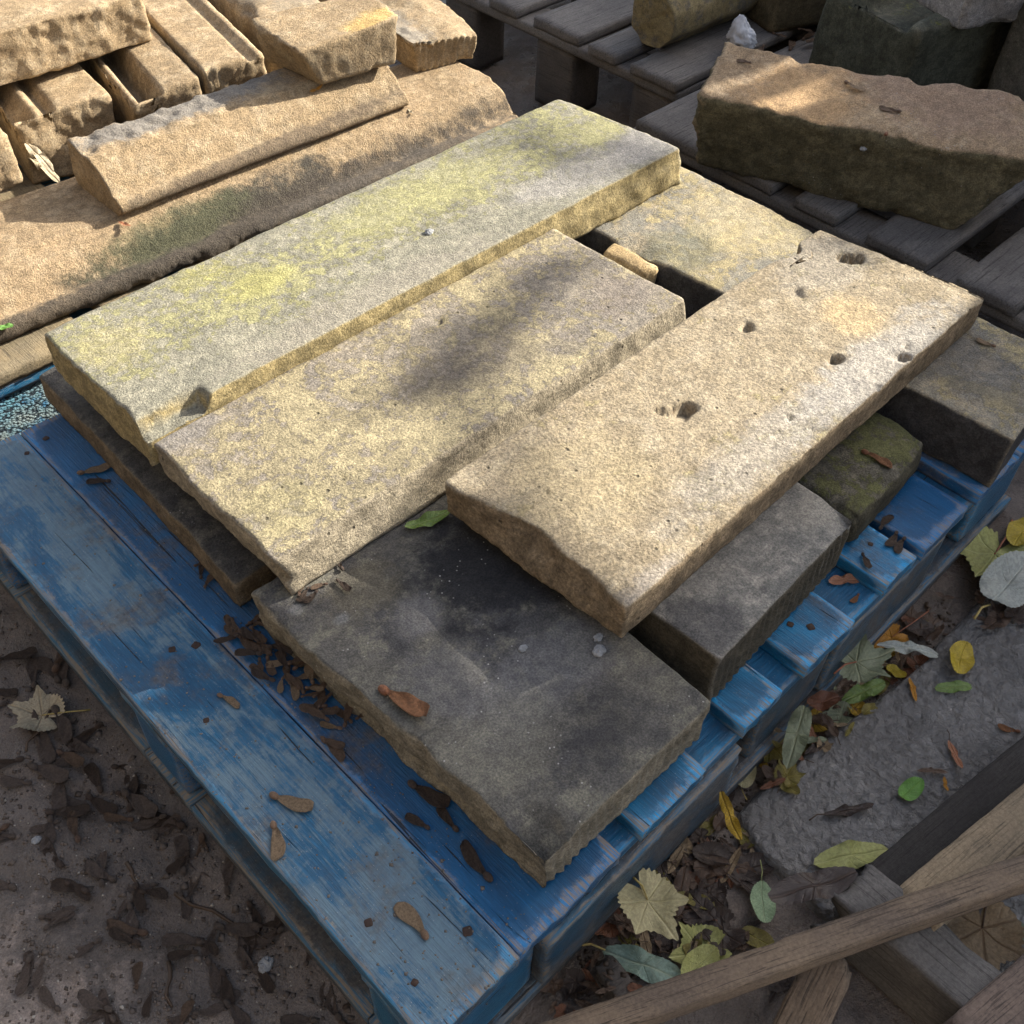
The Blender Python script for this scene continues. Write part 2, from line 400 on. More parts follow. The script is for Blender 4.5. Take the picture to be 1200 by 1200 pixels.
# an added rack of planks in front of the wall, its ends stepped to shape the shade
TT = 2.75
EDGE = [(-.70, .95), (-.40, .62), (-.392, .485), (-.045, .238), (-.034, .234), (-.018, .290), (.004, .435), (.020, .452), (.060, .466), (.088, .462), (.094, .225), (2.4, .22)]  # steps the plank ends to the outline of the wanted shade
def edge_at(b):
    for (b0, a0), (b1, a1) in zip(EDGE[:-1], EDGE[1:]):
        if b0 <= b <= b1: return a0 + (a1 - a0) * (b - b0) / (b1 - b0)
    return .6
stack = link('shade_plank_stack', None, None, 'tall stack of planks added out of view, its uneven ends shaping the shade', 'planks', loc=(*(SH * (TT + .15) + SE * -.4), GZ))
M_stack = plain('shade_stack_wood', (.2, .15, .1), .85, .4, 40, .5)
z = GZ; topz = sun_z(.80, TT)
while z < topz:
    th = .016; b = (z + th * .5) * math.cos(R(SUN_EL)) - TT * math.sin(R(SUN_EL))
    a1 = min(edge_at(max(b, -.6)), .95)
    pv, pf = [], []; across(pv, pf, -1.9 + rnd.uniform(-.05, .05), a1, TT, TT + (.03 if -.06 < b < .1 else .1), z, z + th - .0006, .002)
    link('plank', mesh_from('plank', np.array(pv) - np.array(stack.location), pf, [M_stack], False), stack)
    z += th

# an unseen stone wall added on the other side to cut the fill light
bv, bf = [], []
z = GZ - .05
while z < 4.2:
    z1 = z + rnd.uniform(.16, .26); y = -4.5 + rnd.uniform(-.1, .1)
    while y < 3.6:
        y1 = y + rnd.uniform(.25, .6); b = len(bv); x1 = -1.9 + rnd.uniform(0, .03)
        for (xx, yy, zz) in [(-2.4, y, z), (x1, y, z), (x1, y1 - .006, z), (-2.4, y1 - .006, z), (-2.4, y, z1 - .006), (x1, y, z1 - .006), (x1, y1 - .006, z1 - .006), (-2.4, y1 - .006, z1 - .006)]: bv.append((xx, yy, zz))
        bf.extend([tuple(b + k for k in f) for f in ((0, 3, 2, 1), (4, 5, 6, 7), (0, 1, 5, 4), (1, 2, 6, 5), (2, 3, 7, 6), (3, 0, 4, 7))]); y = y1
    z = z1
link('fill_blocker_wall', mesh_from('fill_blocker_wall', np.array(bv) - np.array([-2.2, 0, GZ]), bf, [plain('fill_blocker_stone', (.17, .145, .115), .95, .4, 30, .8, .2, None, .01)], False),
     label='tall dark coursed stone wall added out of view to cut the fill light', cat='wall', loc=(-2.2, 0, GZ))
# a tree behind the added planks: one leafy limb reaches across the sun
TR = 6.0
def sp(a, b, t): p = SH * t + SE * a; return np.array([p[0], p[1], sun_z(b, t)])
tree = link('sycamore_tree', None, None, 'leafy tree standing behind the added shade wall', 'tree', loc=(*(SH * TR + SE * -.45), GZ))
def limb(pts, r0, r1):
    V = []; F = []; n = 8
    for i_, p in enumerate(pts):
        d = np.array(pts[min(i_ + 1, len(pts) - 1)]) - np.array(pts[max(i_ - 1, 0)]); d = d / np.linalg.norm(d)
        sx_ = np.cross(d, [.2, .1, .97] if abs(d[2]) < .9 else [1, 0, 0]); sx_ /= np.linalg.norm(sx_); ty_ = np.cross(sx_, d); rr = r0 + (r1 - r0) * i_ / (len(pts) - 1)
        for k in range(n): an = 6.283 * k / n; V.append(np.array(p) + rr * (sx_ * math.cos(an) + ty_ * math.sin(an)))
    for i_ in range(len(pts) - 1):
        for k in range(n): F.append((i_ * n + k, i_ * n + (k + 1) % n, (i_ + 1) * n + (k + 1) % n, (i_ + 1) * n + k))
    return V, F
base = np.array([*(SH * TR + SE * -.45), GZ]); M_bark = plain('bark', (.09, .075, .06), .9, .4, 30, .8)
V, F = limb([base, base + [.03, .02, 1.2], base + [.0, .03, 2.4], base + [.05, .0, 3.6], base + [.0, .05, 5.0]], .16, .05)
link('trunk', mesh_from('trunk', np.array(V) - base, F, [M_bark]), tree)
for pts in ([base + [0, 0, 2.3], sp(-.1, -.06, TR), sp(.35, -.01, TR), sp(.70, -.066, TR), sp(.82, -.17, TR)], [base + [0, 0, 2.0], sp(.0, -.40, TR), sp(.5, -.42, TR), sp(.9, -.415, TR)], [base + [0, 0, 3.2], base + [.3, .6, 4.0], base + [.5, 1.2, 4.6]], [base + [0, 0, 3.6], base + [-.3, -.7, 4.4], base + [-.5, -1.3, 5.0]]):
    V, F = limb(pts, .03, .008); link('branch', mesh_from('branch', np.array(V) - base, F, [M_bark]), tree)
cv, cf = [], []
def leaves(c, rad, n, size):
    for _ in range(n):
        d = np.array([rnd.gauss(0, 1) for _ in range(3)]); d /= max(1e-6, np.linalg.norm(d)); p = c + d * np.array(rad) * rnd.random() ** .5
        u_ = np.array([rnd.gauss(0, 1) for _ in range(3)]); u_ /= np.linalg.norm(u_); v_ = np.cross(u_, [rnd.gauss(0, 1) for _ in range(3)]); v_ /= np.linalg.norm(v_); z_ = size * rnd.uniform(.7, 1.2); b = len(cv)
        cv.extend([p - u_ * z_ * .5, p + v_ * z_ * .38, p + u_ * z_ * .55, p - v_ * z_ * .38]); cf.append((b, b + 1, b + 2, b + 3))
for a_, b_, n_, r_ in [(.665, -.030, 12, (.04, .04, .014)), (.700, -.066, 22, (.045, .045, .016)), (.728, -.094, 13, (.045, .045, .014)), (.757, -.128, 11, (.045, .045, .014)), (.792, -.160, 10, (.045, .045, .016)), (.66, -.345, 12, (.06, .06, .016)), (.98, -.262, 12, (.06, .06, .018)), (1.1, -.20, 12, (.07, .07, .02)), (1.02, -.215, 8, (.05, .05, .016))]: leaves(sp(a_, b_, TR), r_, n_, .05)
for c_ in ([.5, 1.2, 4.7], [-.5, -1.3, 5.1], [0, 0, 5.4], [.3, .6, 5.2], [-.6, .3, 5.0], [.2, -.6, 5.6]): leaves(base + np.array(c_), (.8, .8, .5), 700, .10)
link('crown', mesh_from('crown', np.array(cv) - base, cf, [plain('tree_leaf', (.12, .14, .03), .6, .3, 20, .3)], False), tree)

# ------------------------------------------------------------------ pallets
M_blue = [paint_wood('blue_paint_a', worn=.95, dirt=.8, wood=(.17, .18, .18), blue=(.02, .13, .25), pale=(.24, .31, .32)), paint_wood('blue_paint_b', worn=.25, dirt=.7, blue=(.008, .11, .27), blue2=(.006, .06, .15)), paint_wood('blue_paint_c', worn=.25, dirt=.4, blue=(.010, .20, .42))]
M_bluex = paint_wood('blue_paint_stringer', worn=.2, dirt=.5, axis='x')
M_bluedull = paint_wood('blue_paint_dull', worn=.1, dirt=1.75, axis='x', blue=(.014, .08, .15), blue2=(.022, .045, .065))
M_bluedully = paint_wood('blue_paint_dull_lengthwise', worn=.1, dirt=1.6, axis='y', blue=(.014, .08, .15), blue2=(.022, .045, .065))
M_chip = chip_board('painted_chipboard')
M_nail = plain('rusty_nail', (.05, .03, .022), .7, .3, 300, .3)
def empty(name, loc, **kw):
    return link(name, None, None, loc=loc, **kw)
def board(parent, name, q, z0, z1, mat, seed, res=(.012, .03, .006), rag=None, r=.0011, amp=.0006, chip=.0, warp=.0, side=.0007):
    o = parent.location
    V, F = rough_box(q, z0, z1, res, r, .5, chip, amp, 40, side, rag, seed, None, None, False, warp)
    return put(name, (V, F), mat, parent, origin=o)
def nail(parent, x, y, z, r=.004, k=0):
    n = 14; V = []; F = []
    rr = [r * .8 * (1 + .12 * math.sin(k * 3.1 + q * 1.9)) for q in range(n)]
    for ring, (s, dz) in enumerate(((1.0, .0004), (.8, .0011), (.0, .0007))):
        if s == 0: V.append((x, y, z + dz)); break
        for q in range(n):
            a = q / n * 6.283; V.append((x + rr[q] * s * math.cos(a), y + rr[q] * s * math.sin(a), z + dz))
    for q in range(n):
        p = (q + 1) % n; F.append((q, p, n + p, n + q)); F.append((n + q, n + p, 2 * n))
    o = np.array(pal.location)
    me = mesh_from('nail', np.array(V) - o, F, [M_nail]); link('nail', me, parent)

pal = empty('blue_pallet', (.6, .48, GZ), label='blue painted wooden pallet carrying the stack of flat stone slabs', cat='pallet')
XS = [(0, .112), (.1135, .2555), (.288, .392), (.461, .532), (.576, .676), (.749, .820), (.836, .947), (.979, 1.085), (1.0875, 1.2)]
DB = []
for k, (a, b) in enumerate(XS):
    d = [0, .001, .0, .002, 0, .003, .001, 0, 0][k]
    mat = M_blue[0] if k == 0 else M_blue[1] if k in (1, 6, 7, 8) else M_blue[2]
    DBo = board(pal, 'deck_board', rect(a, b, -.002 + d, .957 - d), -.022, 0 if k else .0012, mat, 10 + k, (.0085, .014, .0055), {2: (.0025, 90), 3: (.002, 90)} if k != 0 else {2: (.0025, 90), 3: (.002, 90), 0: (.0012, 60)}, .0010, .0006, .0015)
    DB.append((a, b, DBo))
for y0 in (.0, .43, .855):
    board(pal, 'stringer_board', rect(.001, 1.199, y0 + .006, y0 + .098), -.0435, -.0225, M_bluex, 40 + int(y0 * 100), (.03, .01, .006))
for xi, (x0, x1) in enumerate(((.006, .150), (.53, .675), (1.05, 1.194))):
    for y0 in (.0, .43, .855):
        board(pal, 'block', rect(x0, x1, y0 + .010, y0 + .098), GZ + .0225, -.044, M_bluedull if xi == 1 else M_blue[1] if y0 else M_bluex, 60 + xi * 3 + int(y0 * 50), (.012, .012, .012), None, .004, .0015, .01)
board(pal, 'repair_board', rect(.1525, .468, -.004, .022), GZ + .024, -.046, M_bluedull, 81, (.012, .008, .01), {1: (.01, 30)}, .004, .002, .012, 0, .003)
board(pal, 'repair_board', rect(.677, .93, .004, .030), GZ + .024, -.046, M_bluedull, 82, (.012, .008, .01), {1: (.01, 30)}, .004, .0015, .008, 0, .002)
for y0 in (.0, .43, .855):
    board(pal, 'base_board', rect(.0, 1.2, y0, y0 + .1), GZ - .004, GZ + .022, M_bluedull, 90 + int(y0 * 10), (.02, .012, .008))
for x0 in (.0, 1.1):
    board(pal, 'base_board', rect(x0, x0 + .1, .1015, .4285), GZ - .004, GZ + .0225, M_bluedully, 95, (.012, .02, .008))
    board(pal, 'base_board', rect(x0, x0 + .1, .5315, .8535), GZ - .004, GZ + .0225, M_bluedully, 96, (.012, .02, .008))
k = 0
for px in [(32, 532), (54, 514), (548, 1092), (486, 1152), (202, 762), (230, 757), (242, 845), (926, 732), (950, 735), (1020, 638), (432, 1082)]:
    p = un(*px, 0.0); nail(min(DB, key=lambda t: abs((t[0] + t[1]) / 2 - p[0]))[2], p[0], p[1], .0012 if p[0] < .112 else .0003, .0045 + .001 * (k % 3), k); k += 1

M_raw = bare_wood('raw_yellow_wood', (.27, .21, .12), (.18, .15, .10), 'y', (.05, .04, .03))
M_grey = bare_wood('grey_weathered_wood', (.16, .148, .138), (.11, .102, .098), 'x')
M_greyd = bare_wood('dark_damp_wood', (.105, .092, .082), (.07, .062, .058), 'y')
def frame_pallet(name, x0, x1, y0, y1, boards, along, mats, label, zs=0., blocks=((.0, .2), (.5, .6), (1.0, 1.1)), seed=0, chipmat=None, edge=True):
    e = empty(name, ((x0 + x1) / 2, (y0 + y1) / 2, GZ), label=label, cat='pallet')
    mb, ms, mk = mats
    for k, (a, b) in enumerate(boards):
        j = rnd.uniform(-.006, .006)
        if along == 'x': board(e, 'deck_board', rect(x0 + j, x1, a, b), zs - .022, zs, mb, seed + k, (.025, .012, .007), {0: (.0025, 90)}, .0018, .0008, .005)
        else: board(e, 'deck_board', rect(a, b, y0 + j * .4, y1), zs - .022, zs, mb, seed + k, (.010, .02, .007), {2: (.003, 90)}, .0018, .0008, .005)
    if along == 'x':
        for xa in (x0 + .004, (x0 + x1) / 2 - .05, x1 - .105):
            board(e, 'stringer_board', rect(xa, xa + .1, y0, y1), zs - .0435, zs - .0225, ms, seed + 31, (.012, .03, .008))
            for (a, b) in blocks: board(e, 'block', rect(xa + .004, xa + .1, a, b), GZ - .004, zs - .044, mk, seed + 40 + int(a * 10) + int(xa * 30), (.015, .015, .015), None, .004, .0015, .01)
    else:
        for ya in (y0 + .004, (y0 + y1) / 2 - .05, y1 - .105):
            board(e, 'stringer_board', rect(x0, x1, ya, ya + .1), zs - .0435, zs - .0225, ms, seed + 31, (.03, .012, .008))
            for (a, b) in blocks: board(e, 'block', rect(a, b, ya + .006, ya + .1), GZ - .004, zs - .044, mk, seed + 40 + int(a * 10) + int(ya * 30), (.015, .015, .012), None, .004, .0015, .01)
    return e
frame_pallet('worn_pallet', -.12, 1.19, 1.085, 2.1, [(-.12, .02), (.024, .13), (.134, .29), (.33, .44), (.5, .6), (.66, .76), (.82, .92), (.96, 1.06), (1.08, 1.19)], 'y',
             (M_raw, M_bluex, M_chip), 'blue pallet with bare board ends under the moulded sandstone pieces', blocks=((-.11, .235), (.5, .62), (1.06, 1.18)), seed=200)
frame_pallet('grey_pallet', 1.585, 2.6, 1.02, 2.1, [(1.02, 1.145), (1.185, 1.265), (1.30, 1.44), (1.49, 1.58), (1.63, 1.74), (1.79, 1.88), (1.92, 2.08)], 'x',
             (M_grey, M_grey, M_greyd), 'grey weathered pallet with a rounded stone and dead leaves on it', blocks=((1.03, 1.14), (1.315, 1.43), (1.63, 1.74), (1.97, 2.08)), seed=300)
frame_pallet('brown_pallet', 1.425, 2.3, .02, 1.0, [(.03, .13), (.17, .28), (.335, .455), (.52, .61), (.66, .77), (.81, .99)], 'x',
             (M_grey, M_grey, M_greyd), 'grey pallet under the long mossy boulder', zs=-.012, blocks=((.04, .14), (.4, .5), (.88, .98)), seed=400)
# a blue plank further back
e = put('blue_plank', rough_box([(.42, 2.20), (1.0, 2.16), (1.02, 2.32), (.44, 2.36)], -.06, -.035, (.03, .02, .008), .003, seed=501), M_bluex, label='sunlit blue painted plank behind the rough sandstone block', cat='plank')

# ------------------------------------------------------------------ slabs on the blue pallet
def loc_spots(q, px, z):
    q = np.array(q); c = ((q[:, 0].min() + q[:, 0].max()) / 2, (q[:, 1].min() + q[:, 1].max()) / 2); out = []
    for (x, y, rx, ry, col, st) in px:
        p = un(x, y, z); out.append((p[0] - c[0], p[1] - c[1], rx, ry, col, st))
    return out
def pits(lst, z):
    P = [(un(x, y, z)[:2], a, b, d, ang) for (x, y, a, b, d, ang) in lst]
    def f(V, n):
        up = n[:, 2] > .5
        for (c, a, b, d, ang) in P:
            m_ = max(a, b); dx = V[:, 0] - c[0] + .7 * m_ * fbm(V, .55 / m_, 3, int(c[0] * 1e4) % 97); dy = V[:, 1] - c[1] + .7 * m_ * fbm(V, .55 / m_, 3, int(c[1] * 1e4) % 89 + 100); ca, sa = math.cos(ang), math.sin(ang)
            u = (dx * ca + dy * sa) / a; v = (-dx * sa + dy * ca) / b
            t = np.sqrt(u * u + v * v) + .55 * fbm(V, 45, 4, int(a * 1e4))
            V[:, 2] -= np.where(up, .8 * d * ss(1.15, .6, t) * np.clip(.45 + .75 * u, .08, 1.15), 0)
        return V
    return f

# lower layer
qD = [(.158, .508), (.50, .515), (.50, .99), (.172, .995)]
M_D = stone('slab_dark_charcoal', (.055, .054, .055), (.085, .083, .08), (.12, .115, .10), side=(.22, .17, .11), speck=(.3, .3, .3), bst=.8)
put('stone_slab', rough_box(qD, .001, .045, (.007, .006, .006), .0035, .6, .010, .001, 30, .003, {0: (.005, 18)}, 21), M_D,
    label='dark thin slab lying on the blue boards, lowest under the two lichen slabs', cat='stone slab')
qE = [(.172, .028), (.418, .027), (.432, .47), (.152, .47)]
def sE(V, n):
    f = np.clip(-n[:, 1], 0, 1) * ss(.068, .055, V[:, 2]) * 2.2     # punched tooling on the long face
    V[:, 1] += f * .0007 * np.sin(V[:, 0] * 6.283 / .0125 + V[:, 2] * 60 + 3 * fbm(V, 12, 2, 3)) * (1 + fbm(V, 15, 2, 5))
    d = np.hypot(V[:, 0] - .172, V[:, 1] - .028)          # knocked-off near corner
    V[:, 2] -= np.where(n[:, 2] > .3, .022 * ss(.06, .0, d + .02 * fbm(V, 40, 3, 4)), 0)
    f = np.clip(-n[:, 0], 0, 1)
    V[:, 0] += f * (.006 * fbm(V * np.array([1, 1, 3.]), 18, 4, 14) + .006 * ss(.05, .02, V[:, 2]))
    return V
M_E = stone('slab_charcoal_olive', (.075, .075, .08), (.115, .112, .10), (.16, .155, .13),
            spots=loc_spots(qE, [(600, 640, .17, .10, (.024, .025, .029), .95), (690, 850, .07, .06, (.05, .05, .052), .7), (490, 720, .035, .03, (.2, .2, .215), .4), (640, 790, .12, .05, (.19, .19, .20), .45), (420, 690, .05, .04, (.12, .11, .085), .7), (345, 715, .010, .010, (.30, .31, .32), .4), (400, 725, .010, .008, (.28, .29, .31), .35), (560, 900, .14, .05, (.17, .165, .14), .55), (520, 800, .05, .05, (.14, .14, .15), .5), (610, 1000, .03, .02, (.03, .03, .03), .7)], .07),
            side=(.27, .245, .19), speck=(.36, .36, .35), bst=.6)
put('stone_slab', rough_box(qE, .001, .071, (.0033, .006, .0055), .0032, .6, .010, .0010, 34, .002, {0: (.006, 16)}, 22, sculpt=sE), M_E,
    label='charcoal grey slab with a maple key on it, at the pallet corner beside the blue boards', cat='stone slab')
qF = [(.452, .047), (.727, .062), (.735, .30), (.440, .30)]
def sF(V, n):
    f = np.clip(-n[:, 1], 0, 1) * ss(.086, .072, V[:, 2]) * 2.2
    V[:, 1] += f * .0008 * np.sin(V[:, 0] * 6.283 / .0135 + V[:, 2] * 50 + 3 * fbm(V, 12, 2, 3)) * (1 + fbm(V, 15, 2, 5))
    d = np.hypot(V[:, 0] - .727, V[:, 1] - .062); V[:, 2] -= np.where(n[:, 2] > .3, .012 * ss(.05, .0, d), 0)
    return V
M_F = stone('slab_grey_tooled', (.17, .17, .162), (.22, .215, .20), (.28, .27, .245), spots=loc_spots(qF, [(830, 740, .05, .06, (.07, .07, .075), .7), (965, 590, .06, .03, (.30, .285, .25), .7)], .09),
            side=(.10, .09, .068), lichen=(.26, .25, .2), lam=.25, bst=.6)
put('stone_slab', rough_box(qF, .001, .09, (.0035, .007, .0055), .0032, .5, .006, .001, 34, .0015, None, 23, sculpt=sF), M_F,
    label='grey block with a combed side, under the pitted slab and beside the charcoal slab', cat='stone slab')
qG = [(.765, .066), (.955, .078), (.968, .33), (.755, .33)]
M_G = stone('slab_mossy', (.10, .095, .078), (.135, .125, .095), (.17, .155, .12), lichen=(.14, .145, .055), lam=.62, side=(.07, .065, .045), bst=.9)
put('stone_slab', rough_box(qG, .001, .056, .006, .016, .6, .01, .004, 22, .004, None, 24), M_G,
    label='low mossy green slab lying in shade between the grey block and the broad end slab', cat='stone slab')
qH = [(.995, -.004), (1.2, .02), (1.205, .735), (.945, .73)]
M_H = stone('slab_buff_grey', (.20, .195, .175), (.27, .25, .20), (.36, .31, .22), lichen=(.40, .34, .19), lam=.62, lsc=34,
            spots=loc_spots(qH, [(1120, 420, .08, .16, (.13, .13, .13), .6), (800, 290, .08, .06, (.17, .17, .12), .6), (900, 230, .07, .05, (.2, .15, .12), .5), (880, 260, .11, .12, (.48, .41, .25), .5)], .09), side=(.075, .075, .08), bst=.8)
def sH(V, n):    # broken front edge
    m = (V[:, 0] < 1.02) & (np.abs(V[:, 1] - .60) < .05)
    V[:, 2] -= np.where(m & (n[:, 2] > .3), .012 * ss(.05, 0, np.abs(V[:, 1] - .60)) * ss(1.0, .95, V[:, 0]), 0)
    return V
put('stone_slab', rough_box(qH, .001, .09, .006, .0035, .6, .008, .0014, 28, .002, {1: (.007, 14), 0: (.004, 16)}, 25, sculpt=sH), M_H,
    label='long buff and grey slab lying across the far end of the blue pallet', cat='stone slab')
# small broken stone by the end slab
put('broken_stone', rough_box([(.915, .555), (.948, .548), (.950, .64), (.912, .63)], .001, .092, .008, .010, .8, .02, .003, 40, .005, None, 26),
    stone('broken_buff', (.40, .30, .16), (.30, .22, .12), (.48, .38, .22)), label='small broken buff stone wedged against the far end slab', cat='stone')
# hidden supports under the top layer
put('bearer_stone', rough_box(rect(.53, .72, .50, .90), .001, .0735, .014, .008, .6, .01, .002, 25, .003, None, 27), M_D,
    label='dark bearer stone hidden in the middle of the stack', cat='stone')

# upper layer
qA = [(.177, .692), (1.156, .688), (1.128, .933), (.178, .929)]
NOT = [un(165, 492, .15), un(235, 458, .15)]
def sA(V, n):
    x0, x1 = NOT[0][0] - .03, NOT[1][0]
    nn = .006 * fbm(V, 60, 3, 8)
    m = ss(x1 + .004, x1 - .004, V[:, 0] + nn) * ss(.716, .704, V[:, 1] + nn) * (V[:, 2] > .095)
    V[:, 2] = np.where(n[:, 2] > .2, V[:, 2] - .024 * m, np.minimum(V[:, 2], .15 - .024 * m))
    V[:, 2] += np.where(n[:, 2] > .5, .006 * m * fbm(V, 70, 3, 9), 0)
    fr = (n[:, 1] < -.5)
    V[:, 1] -= np.where(fr, .006 * ss(.75, .95, V[:, 0]) * ss(.14, .12, V[:, 2]) * (1 + fbm(V, 35, 4, 12)), 0)
    return V
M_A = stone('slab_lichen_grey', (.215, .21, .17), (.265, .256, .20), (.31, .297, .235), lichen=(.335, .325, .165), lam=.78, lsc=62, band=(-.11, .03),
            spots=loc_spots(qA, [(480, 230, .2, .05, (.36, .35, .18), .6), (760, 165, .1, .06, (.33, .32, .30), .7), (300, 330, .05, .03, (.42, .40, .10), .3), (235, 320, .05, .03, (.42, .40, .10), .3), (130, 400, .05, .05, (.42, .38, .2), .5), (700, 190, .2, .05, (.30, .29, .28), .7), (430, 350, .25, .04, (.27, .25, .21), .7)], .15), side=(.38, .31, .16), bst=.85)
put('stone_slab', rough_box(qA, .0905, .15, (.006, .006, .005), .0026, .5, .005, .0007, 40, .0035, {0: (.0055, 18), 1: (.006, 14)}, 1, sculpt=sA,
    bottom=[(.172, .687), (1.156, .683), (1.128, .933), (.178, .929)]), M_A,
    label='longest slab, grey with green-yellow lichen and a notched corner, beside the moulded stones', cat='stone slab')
qB = [(.180, .443), (.867, .442), (.857, .684), (.178, .684)]
pB = pits([(515, 379, .010, .006, .012, .3), (735, 320, .008, .008, .004, 0), (400, 560, .004, .004, .006, 0), (560, 470, .003, .003, .005, 0)], .13)
def sB(V, n):
    V = pB(V, n)
    d = np.hypot((V[:, 0] - .182), (V[:, 1] - .452))
    V[:, 0] += np.where(V[:, 2] > .09, .012 * ss(.05, .0, d) * ss(.13, .10, V[:, 2]), 0)
    return V
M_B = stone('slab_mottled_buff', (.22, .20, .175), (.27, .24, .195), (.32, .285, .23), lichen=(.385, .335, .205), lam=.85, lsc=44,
            spots=loc_spots(qB, [(575, 415, .085, .055, (.17, .15, .13), .5), (500, 440, .06, .04, (.17, .15, .13), .5), (720, 340, .06, .05, (.22, .19, .165), .6), (200, 500, .05, .04, (.25, .235, .22), .8), (660, 400, .05, .03, (.2, .18, .16), .6), (330, 590, .05, .05, (.38, .34, .19), .4)], .13), side=(.40, .35, .26), bst=.95, pores=1.2)  # dark spots mid-slab paint in leaf shade
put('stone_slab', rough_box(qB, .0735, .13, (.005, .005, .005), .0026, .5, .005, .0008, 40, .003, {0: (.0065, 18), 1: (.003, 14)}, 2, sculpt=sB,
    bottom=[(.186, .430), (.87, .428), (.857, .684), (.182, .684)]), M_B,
    label='middle slab, mottled buff with painted leaf shade, between the longest slab and the pitted slab', cat='stone slab')
qC = [(.396, .136), (1.170, .152), (1.140, .405), (.378, .397)]
pC = pits([(795, 487, .020, .016, .024, .4), (997, 304, .024, .012, .032, .2), (872, 385, .022, .010, .020, .0), (975, 422, .017, .009, .022, -.5), (1054, 419, .020, .009, .020, -.6), (1062, 409, .014, .004, .010, .1),
           (935, 348, .020, .010, .010, .5), (925, 490, .0045, .0045, .012, 0), (862, 415, .006, .004, .006, 0), (1030, 455, .007, .005, .008, 0), (955, 505, .007, .006, .006, 0),
           (880, 300, .005, .004, .006, 0), (1005, 440, .004, .003, .006, 0), (710, 505, .004, .003, .005, 0), (640, 580, .004, .003, .006, 0), (1110, 318, .007, .004, .006, 0), (850, 470, .004, .003, .005, 0), (760, 600, .004, .003, .005, .4), (905, 560, .003, .003, .005, 0), (1120, 345, .005, .003, .008, 0)], .145)
def sC(V, n):
    V = pC(V, n)
    # bitten far corner and the wavy break of the near end
    V[:, 1] -= np.where(V[:, 1] > .38, .016 * ss(1.085, 1.06, V[:, 0]) * ss(.99, 1.07, V[:, 0]), 0)
    lf = ss(.47, .38, V[:, 0])
    V[:, 0] += lf * ss(.09, .145, V[:, 2]) * (.022 * np.exp(-((V[:, 1] - .27) / .05) ** 2) + .010 * np.exp(-((V[:, 1] - .19) / .03) ** 2))
    V[:, 2] -= np.where(n[:, 2] > .3, .006 * ss(1.12, 1.17, V[:, 0]), 0)
    return V
M_C = stone('slab_tan_pitted', (.295, .245, .168), (.345, .29, .205), (.39, .335, .245), lichen=(.43, .37, .21), lam=.32, lsc=24,
            spots=loc_spots(qC, [(1040, 430, .2, .06, (.41, .395, .37), .7), (960, 310, .09, .06, (.34, .31, .26), .65), (900, 520, .2, .04, (.39, .37, .34), .5), (1000, 370, .05, .05, (.55, .42, .24), .6), (680, 560, .1, .09, (.40, .335, .21), .5), (770, 690, .06, .03, (.37, .345, .33), .5)], .145), side=(.29, .225, .15), bst=1.0, grain=290, pores=.8)  # greyer spot at the far end paints in soft leaf shade
put('stone_slab', rough_box(qC, .0905, .145, (.0042, .0042, .0045), .0026, .5, .006, .0009, 55, .003, {0: (.005, 16), 1: (.005, 14)}, 3, sculpt=sC), M_C,
    label='tan slab pocked with deep holes, resting on the grey combed block', cat='stone slab')

# ------------------------------------------------------------------ moulded stones on the worn pallet
def extrude(profile, x0, x1, res=.006, amp=.0015, freq=40, seed=0, endrag=.006, sculpt=None, taper=0.):
    p = np.array(profile + [profile[0]], float); out = []
    for a, b in zip(p[:-1], p[1:]):
        n = max(1, int(np.linalg.norm(b - a) / res)); out += [a + (b - a) * t / n for t in range(n)]
    out = np.array(out)
    for _ in range(1): out = (np.roll(out, 1, 0) + 2 * out + np.roll(out, -1, 0)) / 4
    m = len(out); nx = int((x1 - x0) / res); cen = out.mean(0)
    rings = []
    caps = [0., .25, .5, .72, .88, .96]
    xs = [(x0, s) for s in caps] + [(x0 + (x1 - x0) * t / nx, 1.) for t in range(nx + 1)] + [(x1, s) for s in caps[::-1]]
    V = []
    for (x, s) in xs:
        q = cen + (out - cen) * max(s, .002); V.append(np.column_stack([np.full(m, x), q]))
    V = np.concatenate(V); NR = len(xs)
    cent = np.column_stack([V[:, 0], np.tile(cen, (len(V), 1))]); nrm = V - cent; nrm /= np.maximum(np.linalg.norm(nrm, axis=1), 1e-6)[:, None]
    S = V + seed * 3.3
    V = V + nrm * (amp * fbm(S, freq, 5, seed))[:, None]
    e0 = ss(x0 + .05, x0, V[:, 0]); e1 = ss(x1 - .05, x1, V[:, 0])
    V[:, 0] += (e0 + e1) * endrag * fbm(S, 22, 4, seed + 3)
    if sculpt: V = sculpt(V)
    a = np.arange(NR - 1)[:, None] * m + np.arange(m)[None]; b = np.arange(NR - 1)[:, None] * m + (np.arange(m)[None] + 1) % m
    return V, np.stack([a.ravel(), (a + m).ravel(), (b + m).ravel(), b.ravel()], 1)[:, ::-1]
def sand(name, k=1., **kw):
    k *= .76; kw.setdefault('bst', .55)
    return stone(name, (.36 * k, .27 * k, .165 * k), (.45 * k, .34 * k, .21 * k), (.52 * k, .415 * k, .275 * k), **kw)
def S1f(V):
    m = np.exp(-((V[:, 0] - .55) / .22) ** 2) * ss(1.22, 1.17, V[:, 1]) + .35 * ss(1.19, 1.165, V[:, 1])
    d = .006 * np.clip(fbm(V, 40, 4, 6), -1, 1) * m
    V[:, 1] += d; V[:, 2] += d * .5
    V[:, 1] += -.026 - (V[:, 0] - .2) * .055
    return V
